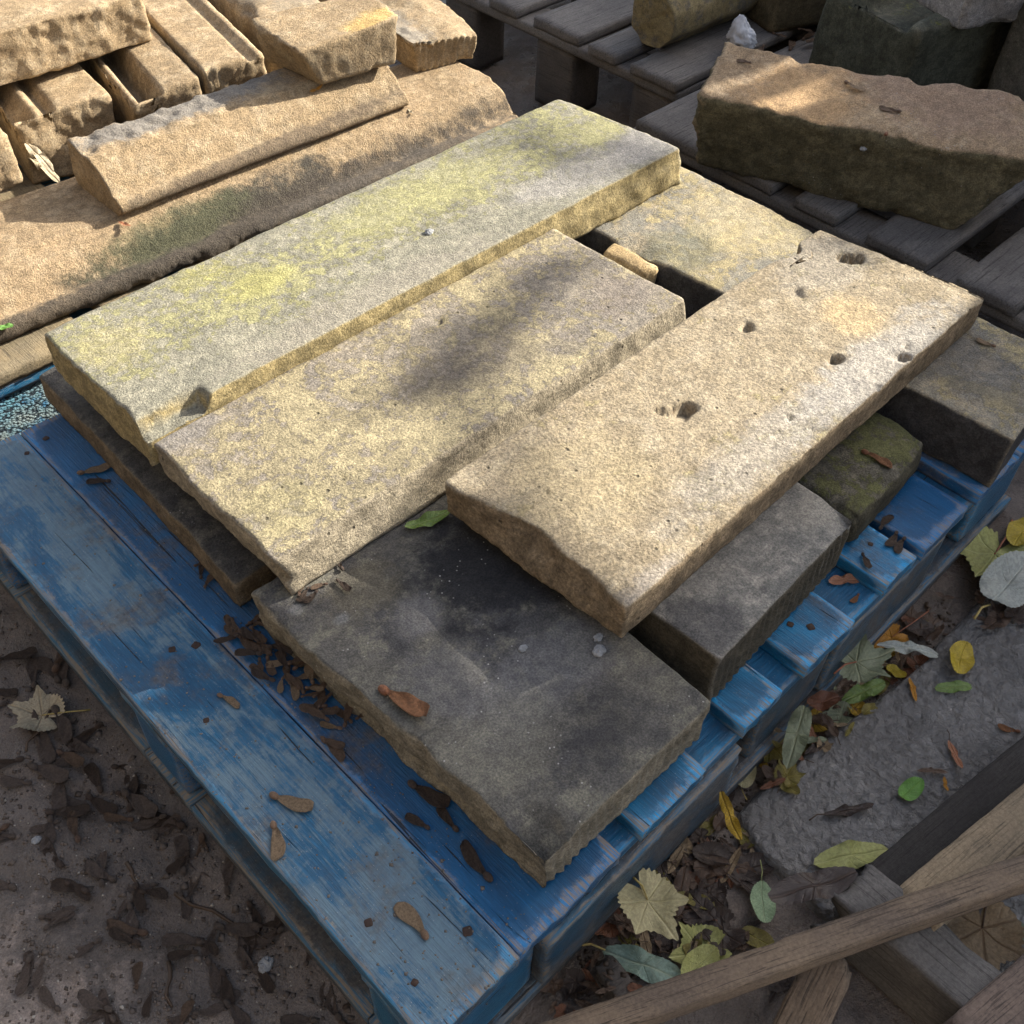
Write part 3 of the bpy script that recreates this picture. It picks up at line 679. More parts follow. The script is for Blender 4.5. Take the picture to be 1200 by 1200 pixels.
g_sand_soot = stone('sandstone_sooty', (.28, .21, .13), (.34, .255, .16), (.39, .305, .20),
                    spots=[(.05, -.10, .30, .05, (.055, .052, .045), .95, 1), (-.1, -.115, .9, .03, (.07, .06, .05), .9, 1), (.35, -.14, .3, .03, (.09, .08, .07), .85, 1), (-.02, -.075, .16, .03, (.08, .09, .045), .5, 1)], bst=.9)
put('moulded_stone', extrude([(1.172, .002), (1.164, .010), (1.162, .022), (1.168, .031), (1.178, .034), (1.186, .031), (1.190, .033), (1.205, .052), (1.224, .066), (1.240, .072), (1.250, .071), (1.251, .079), (1.40, .080), (1.405, .002)],
    -.16, 1.195, .0042, .0018, 30, 4, .010, S1f), g_sand_soot, label='longest moulded sandstone, sooty along its rolled lower edge, beside the lichen slab', cat='moulded stone')
def S2f(V):
    up = (V[:, 2] > .13) & (V[:, 1] > 1.262)
    V[:, 2] += np.where(up, .007 * fbm(V, 45, 4, 15) * ss(.85, .75, V[:, 0]), 0)
    V[:, 0] += ss(.5, .44, V[:, 0]) * 0
    V[:, 1] += -(V[:, 0] - .45) * .035
    return V
put('moulded_stone', extrude([(1.215, .079), (1.200, .084), (1.196, .094), (1.203, .104), (1.212, .107), (1.218, .106), (1.228, .122), (1.246, .138), (1.260, .143), (1.261, .151), (1.335, .153), (1.335, .079)],
    .435, 1.0, .0042, .0018, 34, 5, .007, S2f), sand('sandstone_b', spots=[(-.08, .05, .25, .04, (.20, .19, .175), .9), (0, -.065, .35, .016, (.14, .11, .08), .85, 1)], bst=.9),
    label='shorter moulded sandstone with a scarred grey top, lying on the longest moulded stone', cat='moulded stone')
put('sandstone_piece', rough_box([(.800, 1.222), (1.005, 1.200), (1.03, 1.325), (.815, 1.375)], .1515, [.222, .236, .232, .226], .005, .005, .7, .016, .0025, 18, .004, {0: (.014, 13), 1: (.012, 14)}, 31,
    bottom=[(.85, 1.225), (.995, 1.205), (1.03, 1.325), (.83, 1.36)]), sand('sandstone_c', .98, spots=[(.05, -.06, .07, .03, (.55, .38, .14), .7)], bst=.9), label='chunky sandstone piece with orange streaks resting on the shorter moulded stone', cat='sandstone piece')
def S4f(V, n):
    f = np.clip(-n[:, 1], 0, 1); V[:, 1] += f * .0016 * np.sin(V[:, 0] * 6.283 / .0135 + 3 * fbm(V, 8, 2, 2))
    V[:, 2] -= np.where(n[:, 2] > .4, .012 * ss(1.19, 1.12, V[:, 0] - (V[:, 1] - 1.25) * .2) * (1 + .6 * fbm(V, 40, 3, 3)), 0)
    return V
put('sandstone_piece', rough_box([(1.083, 1.262), (1.232, 1.238), (1.34, 1.70), (1.14, 1.72)], .0785, [.150, .128, .15, .165], (.0045, .009, .005), .005, .7, .014, .0022, 24, .003, {0: (.01, 12), 1: (.014, 14)}, 32, sculpt=S4f,
    bottom=[(1.095, 1.275), (1.222, 1.248), (1.32, 1.70), (1.14, 1.72)]),
    sand('sandstone_d', .95, spots=[(-.1, -.05, .06, .2, (.2, .19, .17), .8)]), label='sandstone piece with a ribbed sawn end on the end of the longest moulded stone', cat='sandstone piece')
put('sandstone_piece', rough_box([(.735, 1.415), (.848, 1.392), (.985, 2.05), (.865, 2.08)], .0008, [.146, .150, .15, .15], .006, .004, .6, .008, .0015, 22, .003, {2: (.012, 14)}, 33,
    sculpt=lambda V, n: np.column_stack([V[:, :2], V[:, 2] - np.where(n[:, 2] > .4, .010 * ss(.012, .004, np.abs((V[:, 0] - .825) - (V[:, 1] - 1.4) * .205)), 0)])),
    sand('sandstone_e', 1.02), label='long flat sandstone with a ridge along it, running back between the blocks', cat='sandstone piece')
def S5bf(V, n):
    lx = V[:, 0] - .60 - (V[:, 1] - 1.4) * .2
    up = n[:, 2] > .3
    V[:, 2] -= np.where(up, .055 * ss(.055, .035, lx) * (1 - .8 * np.exp(-((lx - .005) / .018) ** 2)), 0)
    return V
put('moulded_stone', rough_box([(.60, 1.43), (.724, 1.41), (.855, 2.04), (.73, 2.06)], .0008, [.125, .138, .138, .125], .0055, .004, .6, .010, .0015, 26, .004, {2: (.012, 14)}, 34, sculpt=S5bf),
    sand('sandstone_f', .97), label='moulded sandstone with a scrolled hollow beside the long flat sandstone', cat='moulded stone')
def S5cf(V, n):
    lx = V[:, 0] - .43 - (V[:, 1] - 1.5) * .15
    V[:, 2] -= np.where(n[:, 2] > .3, .02 * np.exp(-((lx - .055) / .010) ** 2) + .030 * ss(.04, .0, lx), 0)
    return V
put('moulded_stone', rough_box([(.425, 1.51), (.592, 1.485), (.66, 1.98), (.50, 2.0)], .0008, .122, .0055, .004, .6, .010, .0015, 26, .005, {2: (.012, 14)}, 35, sculpt=S5cf),
    sand('sandstone_g', .98), label='short moulded sandstone with a grooved top and rough broken end', cat='moulded stone')
put('sandstone_piece', rough_box([(.16, 1.355), (.372, 1.395), (.40, 1.85), (.2, 1.85)], .079, .165, .006, .006, .7, .016, .0025, 22, .008, {2: (.012, 16)}, 36),
    sand('sandstone_h', .98), label='sandstone with a rough pitted end, resting behind the longest moulded stone', cat='sandstone piece')
put('sandstone_block', rough_box([(.30, 1.600), (.742, 1.588), (.76, 1.83), (.32, 1.85)], .137, .222, .005, .004, .7, .014, .0025, 22, .014, {1: (.010, 14)}, 37),
    sand('sandstone_i', 1.03), label='rough quarry-faced sandstone block on top of the moulded pieces', cat='sandstone block')
put('sandstone_block', rough_box([(.905, 1.46), (1.045, 1.40), (1.14, 2.0), (.98, 2.05)], .0008, [.165, .15, .16, .16], .010, .012, .8, .03, .004, 14, .008, None, 38),
    sand('sandstone_j', .92, spots=[(0, -.1, .1, .2, (.26, .23, .18), .6)]), label='weathered sandstone block behind the chunky piece with orange streaks', cat='sandstone block')

# ------------------------------------------------------------------ boulder and stones on the grey pallets
def rockf(V, n):
    S = V * np.array([1, 1, 2.2]); r = fbm(S, 9, 5, 71, .55, True)
    V = V + n * ((.007 * r + .006 * fbm(S, 26, 4, 72, .6, True)) * (1.25 - .75 * np.clip(n[:, 2], 0, 1)))[:, None]
    V[:, 2] += np.where(n[:, 2] > .4, .005 * fbm(V, 7, 3, 73) + .002 * np.floor(3 * fbm(V, 6, 2, 74)), 0)
    return V
M_rock = stone('boulder_brown', (.27, .20, .13), (.33, .25, .165), (.37, .29, .2), spots=[(.1, -.05, .12, .2, (.27, .195, .155), .6), (-.1, .1, .15, .1, (.46, .31, .17), .8)], side=(.15, .135, .085), speck=(.3, .3, .3), bst=1.)  # bright tan spot paints in the sunlit patch on top
rq = [(1.335, .80), (1.595, .27), (1.76, .345), (1.49, .855)]
put('boulder', rough_box(rq, [-.013, -.013, -.013, -.013], [.135, .132, .160, .165], .007, .012, .9, .03, .004, 12, .006, {1: (.012, 9), 0: (.012, 9)}, 41,
    bottom=[(1.385, .81), (1.545, .36), (1.74, .38), (1.50, .85)], sculpt=rockf), M_rock, label='long brown boulder with a mossy green side on the grey pallet', cat='boulder')
M_gst = stone('stone_greenish', (.09, .095, .075), (.125, .125, .095), (.16, .155, .12), lichen=(.16, .17, .06), lam=.4, side=(.085, .09, .068), bst=.9)
def rsf(V, n):
    c = V.mean(0); d = V - c
    V[:, 2] += .0
    V = V + n * (.006 * fbm(V, 14, 4, 61))[:, None]
    return V
oct_ = [(math.cos(a) * .062, .062 + math.sin(a) * .062) for a in [R(t) for t in (200, 245, 290, 335, 20, 75, 115, 160)]]
V, F = extrude([(y, z) for (y, z) in oct_], 0, .30, .007, .004, 18, 6, .012)
yaw = R(-2); ca, sa = math.cos(yaw), math.sin(yaw); V2 = np.column_stack([1.665 + V[:, 0] * ca - V[:, 1] * sa, 1.165 + V[:, 0] * sa + V[:, 1] * ca, V[:, 2] + .0005])
put('rounded_stone', (V2, F), stone('stone_rounded_olive', (.16, .13, .07), (.20, .165, .09), (.12, .11, .09), spots=[(.05, 0, .07, .05, (.05, .055, .06), .8)]), label='olive brown rounded stone lying on the grey pallet', cat='stone')
put('stone_block', rough_box([(1.93, 1.035), (2.14, .95), (2.28, 1.35), (2.05, 1.4)], .0005, .13, .012, .008, .6, .02, .003, 20, .004, None, 43), stone('stone_dark_brown', (.09, .075, .055), (.12, .10, .07), (.17, .14, .09), side=(.11, .095, .06)), label='dark brown squared block at the back of the grey pallet', cat='stone block')
def g1f(V, n):
    V[:, 2] -= np.where((n[:, 2] > .3), .05 * ss(.84, .80, V[:, 1]) * ss(.66, .70, V[:, 1]), 0); return V
put('stone_block', rough_box([(1.80, .64), (2.12, .56), (2.22, .80), (1.87, .90)], -.0115, .175, .009, .018, .8, .03, .004, 16, .006, None, 44, sculpt=g1f), M_gst, label='dark green mossy stepped block standing behind the boulder', cat='stone block')
put('stone_block', rough_box([(1.86, .575), (2.03, .50), (2.14, .70), (1.93, .76)], .166, .33, .008, .010, .8, .03, .004, 18, .005, {2: (.02, 12)}, 45,
    bottom=[(1.87, .60), (2.02, .52), (2.12, .70), (1.93, .75)]), stone('stone_pale_grey', (.20, .2, .215), (.27, .27, .28), (.33, .33, .34), speck=(.45, .45, .44), bst=1.), label='pale grey block with a scarred face on top of the mossy block', cat='stone block')
put('stone_block', rough_box([(1.93, .34), (2.15, .30), (2.23, .53), (1.985, .555)], -.0115, .26, .012, .014, .8, .02, .003, 16, .004, None, 46), stone('stone_dark_slate', (.075, .08, .08), (.10, .105, .10), (.13, .13, .125), speck=(.3, .3, .3)), label='dark slate-grey block standing beside the pale grey block', cat='stone block')
# crumpled cloth
def blob(c, s, seed, res=28):
    th, ph = np.meshgrid(np.linspace(0, math.pi, res), np.linspace(0, 2 * math.pi, res * 2, endpoint=False), indexing='ij')
    V = np.stack([np.sin(th) * np.cos(ph), np.sin(th) * np.sin(ph), np.cos(th)], -1).reshape(-1, 3)
    V = V * (1 + .55 * fbm(V, 2.2, 4, seed, .6, True))[:, None] * np.array(s) + np.array(c); n = res * 2
    a = np.arange(res - 1)[:, None] * n + np.arange(n)[None]; b = np.arange(res - 1)[:, None] * n + (np.arange(n)[None] + 1) % n
    return V, np.stack([a.ravel(), (a + n).ravel(), (b + n).ravel(), b.ravel()], 1)
p = un(866, 62, 0.)
V, F = blob((p[0], p[1], .026), (.022, .026, .022), 5); V[:, 2] += .03 * np.exp(-((V[:, 0] - p[0] + .005) ** 2 + (V[:, 1] - p[1] - .01) ** 2) / .0003)
V[:, 2] = np.maximum(V[:, 2], .0)
put('cloth_scrap', (V, F), plain('white_cloth', (.5, .52, .56), .8, .2, 60, .4), label='crumpled white scrap of cloth on the grey pallet beside the rounded stone', cat='cloth')

# ------------------------------------------------------------------ broken timber at the lower right
M_bat = bare_wood('batten_brown', (.22, .165, .115), (.15, .115, .088), 'x'); M_pale = bare_wood('plank_pale', (.33, .255, .165), (.24, .19, .13), 'x')
M_drk = bare_wood('beam_dark', (.05, .046, .043), (.035, .032, .031), 'x'); M_gtop = bare_wood('beam_grey', (.16, .15, .14), (.10, .095, .09), 'x')
def timber(name, a, b, za, zb, width, th, mat, label, seed, cat='plank', roll=0., rag=.02, z_is_top=True):
    A, B = un(*a, za), un(*b, zb); d = B - A; L = np.linalg.norm(d)
    V, F = rough_box(rect(0, L, -width / 2, width / 2), -th, 0, (.012, .006, .005), .003, .7, .012, .0012, 40, .0015, {0: (rag, 45), 1: (rag, 45)}, seed)
    ex = Vector(d).normalized(); ez = Vector((0, 0, 1)); ey = ez.cross(ex).normalized(); ez = ex.cross(ey)
    M = Matrix((ex, ey, ez)).transposed() @ Matrix.Rotation(roll, 3, 'X')
    me = mesh_from(name, V, F, [mat]); o = link(name, me, None, label, cat)
    o.matrix_world = Matrix.Translation(A) @ M.to_4x4(); return o
timber('timber_beam', (1000, 1030), (1180, 1182), -.092, -.092, .062, .098, M_gtop, 'dark square beam lying under the long splintered batten', 601, 'beam')
timber('plank', (1030, 1040), (1240, 860), -.150, -.150, .05, .035, M_drk, 'dark grey plank lying flat on the tarmac beside the pale plank', 602)
timber('plank', (1075, 1062), (1260, 905), -.088, -.120, .055, .022, M_pale, 'pale worn plank under the long splintered batten', 603, roll=R(-8))
timber('batten', (610, 1226), (1290, 985), -.075, -.060, .031, .024, M_bat, 'long thin splintered brown batten lying across the other timber', 604, roll=R(-10), rag=.01)
timber('plank', (978, 1118), (920, 1240), -.108, -.15, .05, .022, M_bat, 'short brown plank running out from under the long batten', 605, roll=R(6))
timber('timber_stake', (703, 1118), (752, 1186), -.150, -.150, .026, .035, M_greyd, 'small dark stake stuck in the leaf litter by the pallet corner', 606, 'stake')
timber('plank', (1130, 1225), (1260, 1110), -.085, -.085, .05, .06, bare_wood('plank_mottled', (.2, .15, .12), (.13, .1, .085), 'x'), 'mottled brown plank crossing the dark square beam', 607)

# ------------------------------------------------------------------ leaves, maple keys, grit: placed on the surfaces by casting rays
bpy.context.view_layer.update()
DG = bpy.context.evaluated_depsgraph_get()
def hit(px, py):
    d = W.T @ np.array([px - CX, py - CX, FPX]); d /= np.linalg.norm(d)
    ok, loc, nrm, idx, ob, mt = scene.ray_cast(DG, Vector(CAM), Vector(d))
    if not ok: loc = Vector(un(px, py, GZ)); nrm = Vector((0, 0, 1))
    return loc, nrm
def down(x, y, z=1.):
    ok, loc, nrm, idx, ob, mt = scene.ray_cast(DG, Vector((x, y, z)), Vector((0, 0, -1)))
    return (loc, nrm) if ok else (Vector((x, y, GZ)), Vector((0, 0, 1)))
def frame(a, b, nrm, lift):
    ex = (b - a); L = ex.length; ex = ex.normalized(); nrm = (nrm * .7 + Vector((0, 0, .3))).normalized()
    ey = nrm.cross(ex)
    if ey.length < .1: ey = Vector((0, 0, 1)).cross(ex)
    ey.normalize(); ez = ex.cross(ey)
    return Matrix.Translation(a + ez * lift) @ Matrix((ex, ey, ez)).transposed().to_4x4(), L

# maple keys: +x from seed to wing tip, unit length
key_cols = {'tan': ((.36, .26, .165), (.22, .14, .09)), 'brown': ((.19, .125, .085), (.13, .08, .055)), 'dark': ((.095, .066, .05), (.07, .047, .036)), 'mud': ((.17, .13, .108), (.10, .076, .062)), 'orange': ((.36, .17, .08), (.24, .10, .05))}
key_mats = {k: (plain('key_wing_' + k, a, .6, .35, 90, .7, .35, None, .06), plain('key_seed_' + k, b, .5, .3, 60, .5, .4, None, .05)) for k, (a, b) in key_cols.items()}
def key_mesh(v):
    r = random.Random(v); n = 14; m = 7; V = []; F = []
    bend = r.uniform(-.22, .22); wid = r.uniform(.27, .38); curl = r.uniform(.02, .10); lift = r.uniform(-.02, .08)
    for sd_ in (0, 1):
        for a in range(n + 1):
            t = a / n; x = .12 + .88 * t; c = bend * t * t
            wd = wid * (.22 + .78 * math.sin(min(1, t * 1.15 + .05) * math.pi * .62) ** 1.5) * (1 - max(0, t - .8) ** 2 * 18) ** .5 if t < 1 else wid * .12
            for b in range(m + 1):
                s = b / m * 2 - 1
                ed = .05 * math.sin(t * 9 + v) * (s > 0)
                y = c + wd * (s * .5 + .12) + ed * wd
                z = .03 + lift * t + curl * s * s * .5 + .018 * math.sin(t * 13 + s * 4 + v) + (.018 * (1 - t) if s < -.6 else 0)
                V.append((x, y, z - sd_ * .010))
    N = (n + 1) * (m + 1)
    for a in range(n):
        for b in range(m):
            i = a * (m + 1) + b; F.append((i, i + m + 1, i + m + 2, i + 1)); j = i + N; F.append((j + 1, j + m + 2, j + m + 1, j))
    for a in range(n):
        for b in (0, m):
            i = a * (m + 1) + b; q = (i, i + N, i + N + m + 1, i + m + 1); F.append(q if b == 0 else q[::-1])
    sv = []; sf = []; nu, nv = 10, 8
    for a in range(nv + 1):
        th = math.pi * a / nv
        for b in range(nu):
            ph = 2 * math.pi * b / nu
            sv.append((.085 + .125 * math.cos(th), .085 * math.sin(th) * math.cos(ph), .05 + .075 * math.sin(th) * math.sin(ph)))
    for a in range(nv):
        for b in range(nu):
            sf.append((a * nu + b, a * nu + (b + 1) % nu, (a + 1) * nu + (b + 1) % nu, (a + 1) * nu + b))
    return V, F, sv, sf
KM = {}
def key_meshes(v, colour):
    if (v, colour) not in KM:
        V, F, sv, sf = key_mesh(v)
        KM[(v, colour)] = (mesh_from('wing', V, F, [key_mats[colour][0]]), mesh_from('seed', sv, sf, [key_mats[colour][1]]))
    return KM[(v, colour)]
NV = 9
def add_key(M, L, colour, label, group, v, flat=1.):
    o = empty('maple_key', (0, 0, 0), label=label, cat='seed', group=group)
    o.matrix_world = M @ Matrix.Diagonal((L, L, L * flat, 1))
    a, b = key_meshes(v % NV, colour); link('wing', a, o); link('seed', b, o)
kc = 0
def key_px(a, b, colour, label, group=None, lift=.001):
    global kc
    A, n = hit(*a)
    if n.z < .6: A = Vector(un(*a, 0. if A.z > -.03 else A.z)); n = Vector((0, 0, 1))
    B = Vector(un(*b, A.z))
    if (B - A).length > .07: B = A + (B - A).normalized() * .05
    M, L = frame(A, B, n, lift); add_key(M, L, colour, label, group, kc); kc += 1
for a, b, c, lab in [((318, 932), (361, 957), 'tan', 'tan maple key with a bent wing on the first blue board'), ((320, 965), (331, 1008), 'tan', 'tan maple key with a torn wing near the splintered board edge'),
    ((500, 1101), (476, 1053), 'tan', 'tan maple key lying alone near the end of the first blue board'), ((378, 867), (406, 891), 'brown', 'brown maple key lying on the seam of the blue boards'),
    ((256, 815), (283, 828), 'tan', 'small tan maple key beside the pale worn paint of the first blue board'), ((446, 808), (497, 846), 'orange', 'big pinkish maple key lying on the charcoal slab'),
    ((92, 556), (130, 552), 'tan', 'maple key half under the dark thin slab on the second blue board'), ((1010, 530), (1046, 548), 'orange', 'pinkish maple key on the low mossy green slab'),
    ((1166, 407), (1143, 400), 'tan', 'pale maple key on the grey end of the far end slab'), ((1037, 160), (1042, 146), 'orange', 'pinkish maple key standing near the edge of the boulder'),
    ((1055, 132), (1030, 129), 'brown', 'dark brown maple key on top of the boulder'), ((990, 97), (1008, 108), 'tan', 'tan maple key near the back of the boulder top'),
    ((1194, 858), (1168, 853), 'orange', 'orange maple key lying on the open tarmac'), ((575, 1033), (538, 990), 'dark', 'dark maple key against the near corner of the charcoal slab'),
    ((503, 972), (477, 955), 'dark', 'dark brown maple key on the second blue board beside the charcoal slab'), ((480, 918), (520, 952), 'dark', 'dark maple key tucked under the long side of the charcoal slab'),
    ((536, 975), (512, 945), 'dark', 'dark maple key pressed against the foot of the charcoal slab'), ((1006, 697), (998, 708), 'orange', 'small curled orange maple key on the blue stringer'),
    ((965, 524), (990, 548), 'dark', 'dark maple key in the shade of the pitted slab')]:
    key_px(a, b, c, lab)
rnd = random.Random(11)
pile = []
for _ in range(52):     # the heap in the corner between the boards and the slabs
    t = rnd.random(); cx = 272 + 128 * t; cy = 722 + 128 * t * 1.02; k = rnd.gauss(0, 9)
    pile.append((cx + k * .7 + 6, cy - k * .7 + 8))
for (x, y) in pile:
    a = rnd.uniform(0, 6.28); l = rnd.uniform(20, 34)
    key_px((x, y), (x + l * math.cos(a), y + l * math.sin(a) * .8), (Cc := rnd.choice(['brown', 'dark', 'brown', 'brown', 'tan'])), {'brown': 'mid-brown', 'dark': 'blackish', 'tan': 'pale tan'}[Cc] + ' maple key in the heap between the blue boards and the slab side', 'maple keys heaped against the slabs', rnd.uniform(.001, .010))
for (x, y) in [(350, 700), (362, 690), (372, 694), (384, 686), (366, 700), (402, 670), (395, 681), (228, 665), (236, 680), (240, 690), (130, 566)]:
    a = rnd.uniform(0, 6.28); l = rnd.uniform(20, 28)
    key_px((x, y), (x + l * math.cos(a), y + l * math.sin(a) * .8), rnd.choice(['brown', 'dark']), 'dark maple key in the shadow at the foot of the slabs', 'maple keys tucked under the slabs', .002)
for (x, y) in [(1050, 625), (1060, 632), (1030, 622), (985, 640), (1010, 650)]:
    a = rnd.uniform(0, 6.28); key_px((x, y), (x + 22 * math.cos(a), y + 20 * math.sin(a)), 'dark', 'dark maple key fallen between the blue deck boards', 'maple keys between the deck boards', .002)
def in_mud(x, y): return y > 660 + 1.19 * x + 28 and y < 1225
n = 0
while n < 105:
    x, y = rnd.uniform(-20, 440), rnd.uniform(680, 1215)
    if not in_mud(x, y): continue
    near = y < 660 + 1.19 * x + 110
    a = rnd.uniform(0, 6.28); l = rnd.uniform(30, 50)
    dark = rnd.random()
    col = 'mud' if dark < .6 else 'dark' if dark < .9 else 'brown'
    lab = {'mud': ('mud-coloured maple key trodden into the ground beside the blue pallet', 'trodden maple keys on the mud'), 'dark': ('dark brown maple key lying on the mud beside the blue pallet', 'dark maple keys on the mud'), 'brown': ('lighter brown maple key lying on the mud beside the blue pallet', 'brown maple keys on the mud')}[col]
    key_px((x, y), (x + l * math.cos(a), y + l * math.sin(a)), col, lab[0], lab[1], .002 if col == 'mud' else .003); n += 1
for (x, y) in [(895, 55), (905, 40), (940, 48), (925, 60), (960, 45), (915, 50), (880, 75), (935, 35)]:
    a = rnd.uniform(0, 6.28); key_px((x, y), (x + 18 * math.cos(a), y + 10 * math.sin(a)), 'brown', 'brown maple key on the grey pallet beside the cloth scrap', 'maple keys on the grey pallet', .001)

# leaves: unit length, stem base at x=0, tip at x=1
def leaf_mesh(kind, mat, v, stem=None):
    r = random.Random(v); na, nr = 150, 13
    if kind == 'maple':
        lobes = [(0, 1.0, .30), (.95, .86, .27), (-.95, .86, .27), (1.95, .52, .26), (-1.95, .52, .26)]
        def rad(a):
            q = .40
            for (l, s, wd) in lobes:
                d = abs((a - l + math.pi) % (2 * math.pi) - math.pi); q = max(q, s * .64 * (.62 + .38 * max(0, 1 - d / .42)) * (1 - .12 * min(1, d / .5)))
            q *= 1 + .055 * abs(math.sin(a * 17 + v)) + .03 * math.sin(a * 31)
            d = abs((a - math.pi + math.pi) % (2 * math.pi) - math.pi); d = math.pi - abs(a) if True else d
            if d < .35: q *= .35 + .65 * d / .35
            return q
        cx = .36
    else:
        wd = {'oval': .62, 'lance': .34, 'narrow': .22}[kind]
        def rad(a):
            c, s = math.cos(a), math.sin(a)
            e = 1 / math.sqrt((c / .5) ** 2 + (s / (wd / 2)) ** 2)
            return e * (1 + .12 * max(0, math.cos(a)) ** 8) * (1 + .018 * math.sin(a * 40 + v))
        lobes = [(0, 1, 0)]; cx = .5
    V = [(cx, 0, 0)]; vein = [1.]
    k1, k2, k3 = r.uniform(-.3, .5), r.uniform(.2, 1.1), r.uniform(0, 6)
    for q in range(1, nr + 1):
        t = q / nr
        for a in range(na):
            an = -math.pi + 2 * math.pi * a / na; rr = rad(an) * t; x = cx + rr * math.cos(an); y = rr * math.sin(an)
            if kind == 'maple':
                dv = min(abs(rr * math.sin(an - l)) if math.cos(an - l) > 0 else 9 for (l, s, _) in lobes)
                sec = min((abs(((rr * math.cos(an - l)) - abs(rr * math.sin(an - l)) * .9) * 9 % 1 - .5) if abs(an - l) < .5 else .5) for (l, s, _) in lobes)
            else:
                dv = abs(y); sec = abs(((x - abs(y) * .8) * 9) % 1 - .5)
            m = max(math.exp(-(dv / .011) ** 2), .55 * max(0, 1 - sec * 12))
            z = k1 * (x - .4) ** 2 + k2 * y * y * 1.2 + .05 * math.sin(an * 3 + k3) * t * t + .03 * math.sin(x * 11 + k3) * math.sin(y * 12 + v) - .012 * m
            V.append((x, y, z)); vein.append(m)
    F = [(0, 1 + a, 1 + (a + 1) % na) for a in range(na)]
    for q in range(nr - 1):
        for a in range(na):
            i = 1 + q * na + a; j = 1 + q * na + (a + 1) % na; F.append((i, i + na, j + na, j))
    me = mesh_from('leaf', V, F, [mat]); at = me.attributes.new('vein', 'FLOAT', 'POINT'); at.data.foreach_set('value', vein)
    zmin = min(v[2] for v in V)
    return me, zmin
def tube(pts, r0, r1, n=6):
    V = []; F = []
    for i, p in enumerate(pts):
        p = Vector(p); d = (Vector(pts[min(i + 1, len(pts) - 1)]) - Vector(pts[max(i - 1, 0)])).normalized()
        s = d.cross(Vector((.13, .3, 1))).normalized(); t = s.cross(d); rr = r0 + (r1 - r0) * i / (len(pts) - 1)
        for k in range(n):
            a = 6.283 * k / n; V.append(tuple(p + s * rr * math.cos(a) + t * rr * math.sin(a)))
    for i in range(len(pts) - 1):
        for k in range(n): F.append((i * n + k, i * n + (k + 1) % n, (i + 1) * n + (k + 1) % n, (i + 1) * n + k))
    F.append(tuple(range(n))[::-1]); F.append(tuple(range(len(V) - n, len(V)))); return V, F
LM = {}
def lmat(k):
    if k not in LM:
        c, ve, sp, am, ro = {'beige': ((.40, .36, .20), (.52, .47, .27), (.16, .11, .06), .25, .6), 'teal': ((.20, .29, .24), (.36, .42, .32), (.13, .18, .15), .3, .45), 'lime': ((.36, .37, .13), (.48, .48, .22), (.12, .10, .04), .35, .55),
            'mint': ((.30, .42, .25), (.46, .54, .36), (.22, .30, .17), .2, .5), 'yellowblack': ((.46, .30, .03), (.12, .08, .02), (.05, .035, .02), .75, .5), 'olivebrown': ((.19, .16, .04), (.3, .27, .06), (.09, .055, .025), .7, .45),
            'greygreen': ((.19, .22, .14), (.32, .34, .22), (.12, .13, .09), .45, .4), 'salmon': ((.34, .15, .08), (.42, .22, .13), (.2, .09, .05), .3, .3), 'orange': ((.42, .19, .02), (.5, .28, .05), (.20, .08, .015), .5, .5),
            'yellow': ((.44, .33, .03), (.5, .4, .08), (.12, .08, .02), .45, .45), 'green': ((.13, .21, .05), (.27, .33, .12), (.2, .24, .13), .45, .25), 'brightgreen': ((.12, .28, .05), (.25, .4, .12), (.1, .2, .05), .2, .35),
            'silver': ((.36, .39, .36), (.5, .53, .48), (.24, .27, .22), .3, .28), 'tan': ((.27, .20, .12), (.12, .075, .045), (.16, .11, .07), .4, .6), 'brown': ((.10, .065, .045), (.15, .095, .065), (.05, .034, .027), .5, .4),
            'darkbrown': ((.05, .036, .03), (.085, .06, .048), (.03, .023, .02), .5, .35), 'redbrown': ((.15, .06, .03), (.2, .09, .05), (.07, .03, .02), .5, .35), 'straw': ((.42, .36, .25), (.3, .24, .16), (.3, .24, .16), .3, .6)}[k]
        LM[k] = leaf_mat('leaf_' + k, c, ve, sp, am, ro)
    return LM[k]
SM = {k: plain('stem_' + k, c, .5, .3, 80, .3) for k, c in {'yellow': (.42, .33, .12), 'red': (.35, .14, .08), 'green': (.35, .38, .16), 'brown': (.09, .06, .04)}.items()}
lc = 100
def leaf(a, b, kind, col, label, stem=None, group=None, lift=.004, stempx=None, tilt=0., z=None):
    global lc
    lc += 1
    A, n = hit(*a)
    if n.z < .5: n = Vector((0, 0, 1))
    if z is not None: A = Vector(un(*a, z)); n = Vector((0, 0, 1))
    B = Vector(un(*b, A.z))
    if (B - A).length > .16: B = A + (B - A).normalized() * .1
    nn = (n * .4 + Vector((0, 0, 1))).normalized()
    M, L = frame(A, B, nn, lift)
    me, zm = leaf_mesh(kind, lmat(col), lc)
    o = empty(kind + '_leaf' if kind in ('maple',) else 'leaf', (0, 0, 0), label=label, cat='leaf', group=group)
    o.matrix_world = M @ Matrix.Rotation(tilt, 4, 'X') @ Matrix.Translation((0, 0, -zm * L * .55)) @ Matrix.Diagonal((L, L, L, 1))
    link('blade', me, o)
    if stem:
        s = {'maple': .36}.get(kind, .02)
        if stempx:
            T, _ = hit(*stempx); t = o.matrix_world.inverted() @ T; t.z = max(t.z, .0)
        else: t = Vector((-.35, .08 * ((lc % 3) - 1), .02))
        m_ = Vector((s, 0, .02)).lerp(t, .5) + Vector((0, .03, .05))
        V, F = tube([(s, 0, .012), tuple(Vector((s, 0, .02)).lerp(m_, .5)), tuple(m_), tuple(m_.lerp(t, .6)), tuple(t)], .012, .018)
        link('stem', mesh_from('stem', V, F, [SM[stem]]), o)
    return o
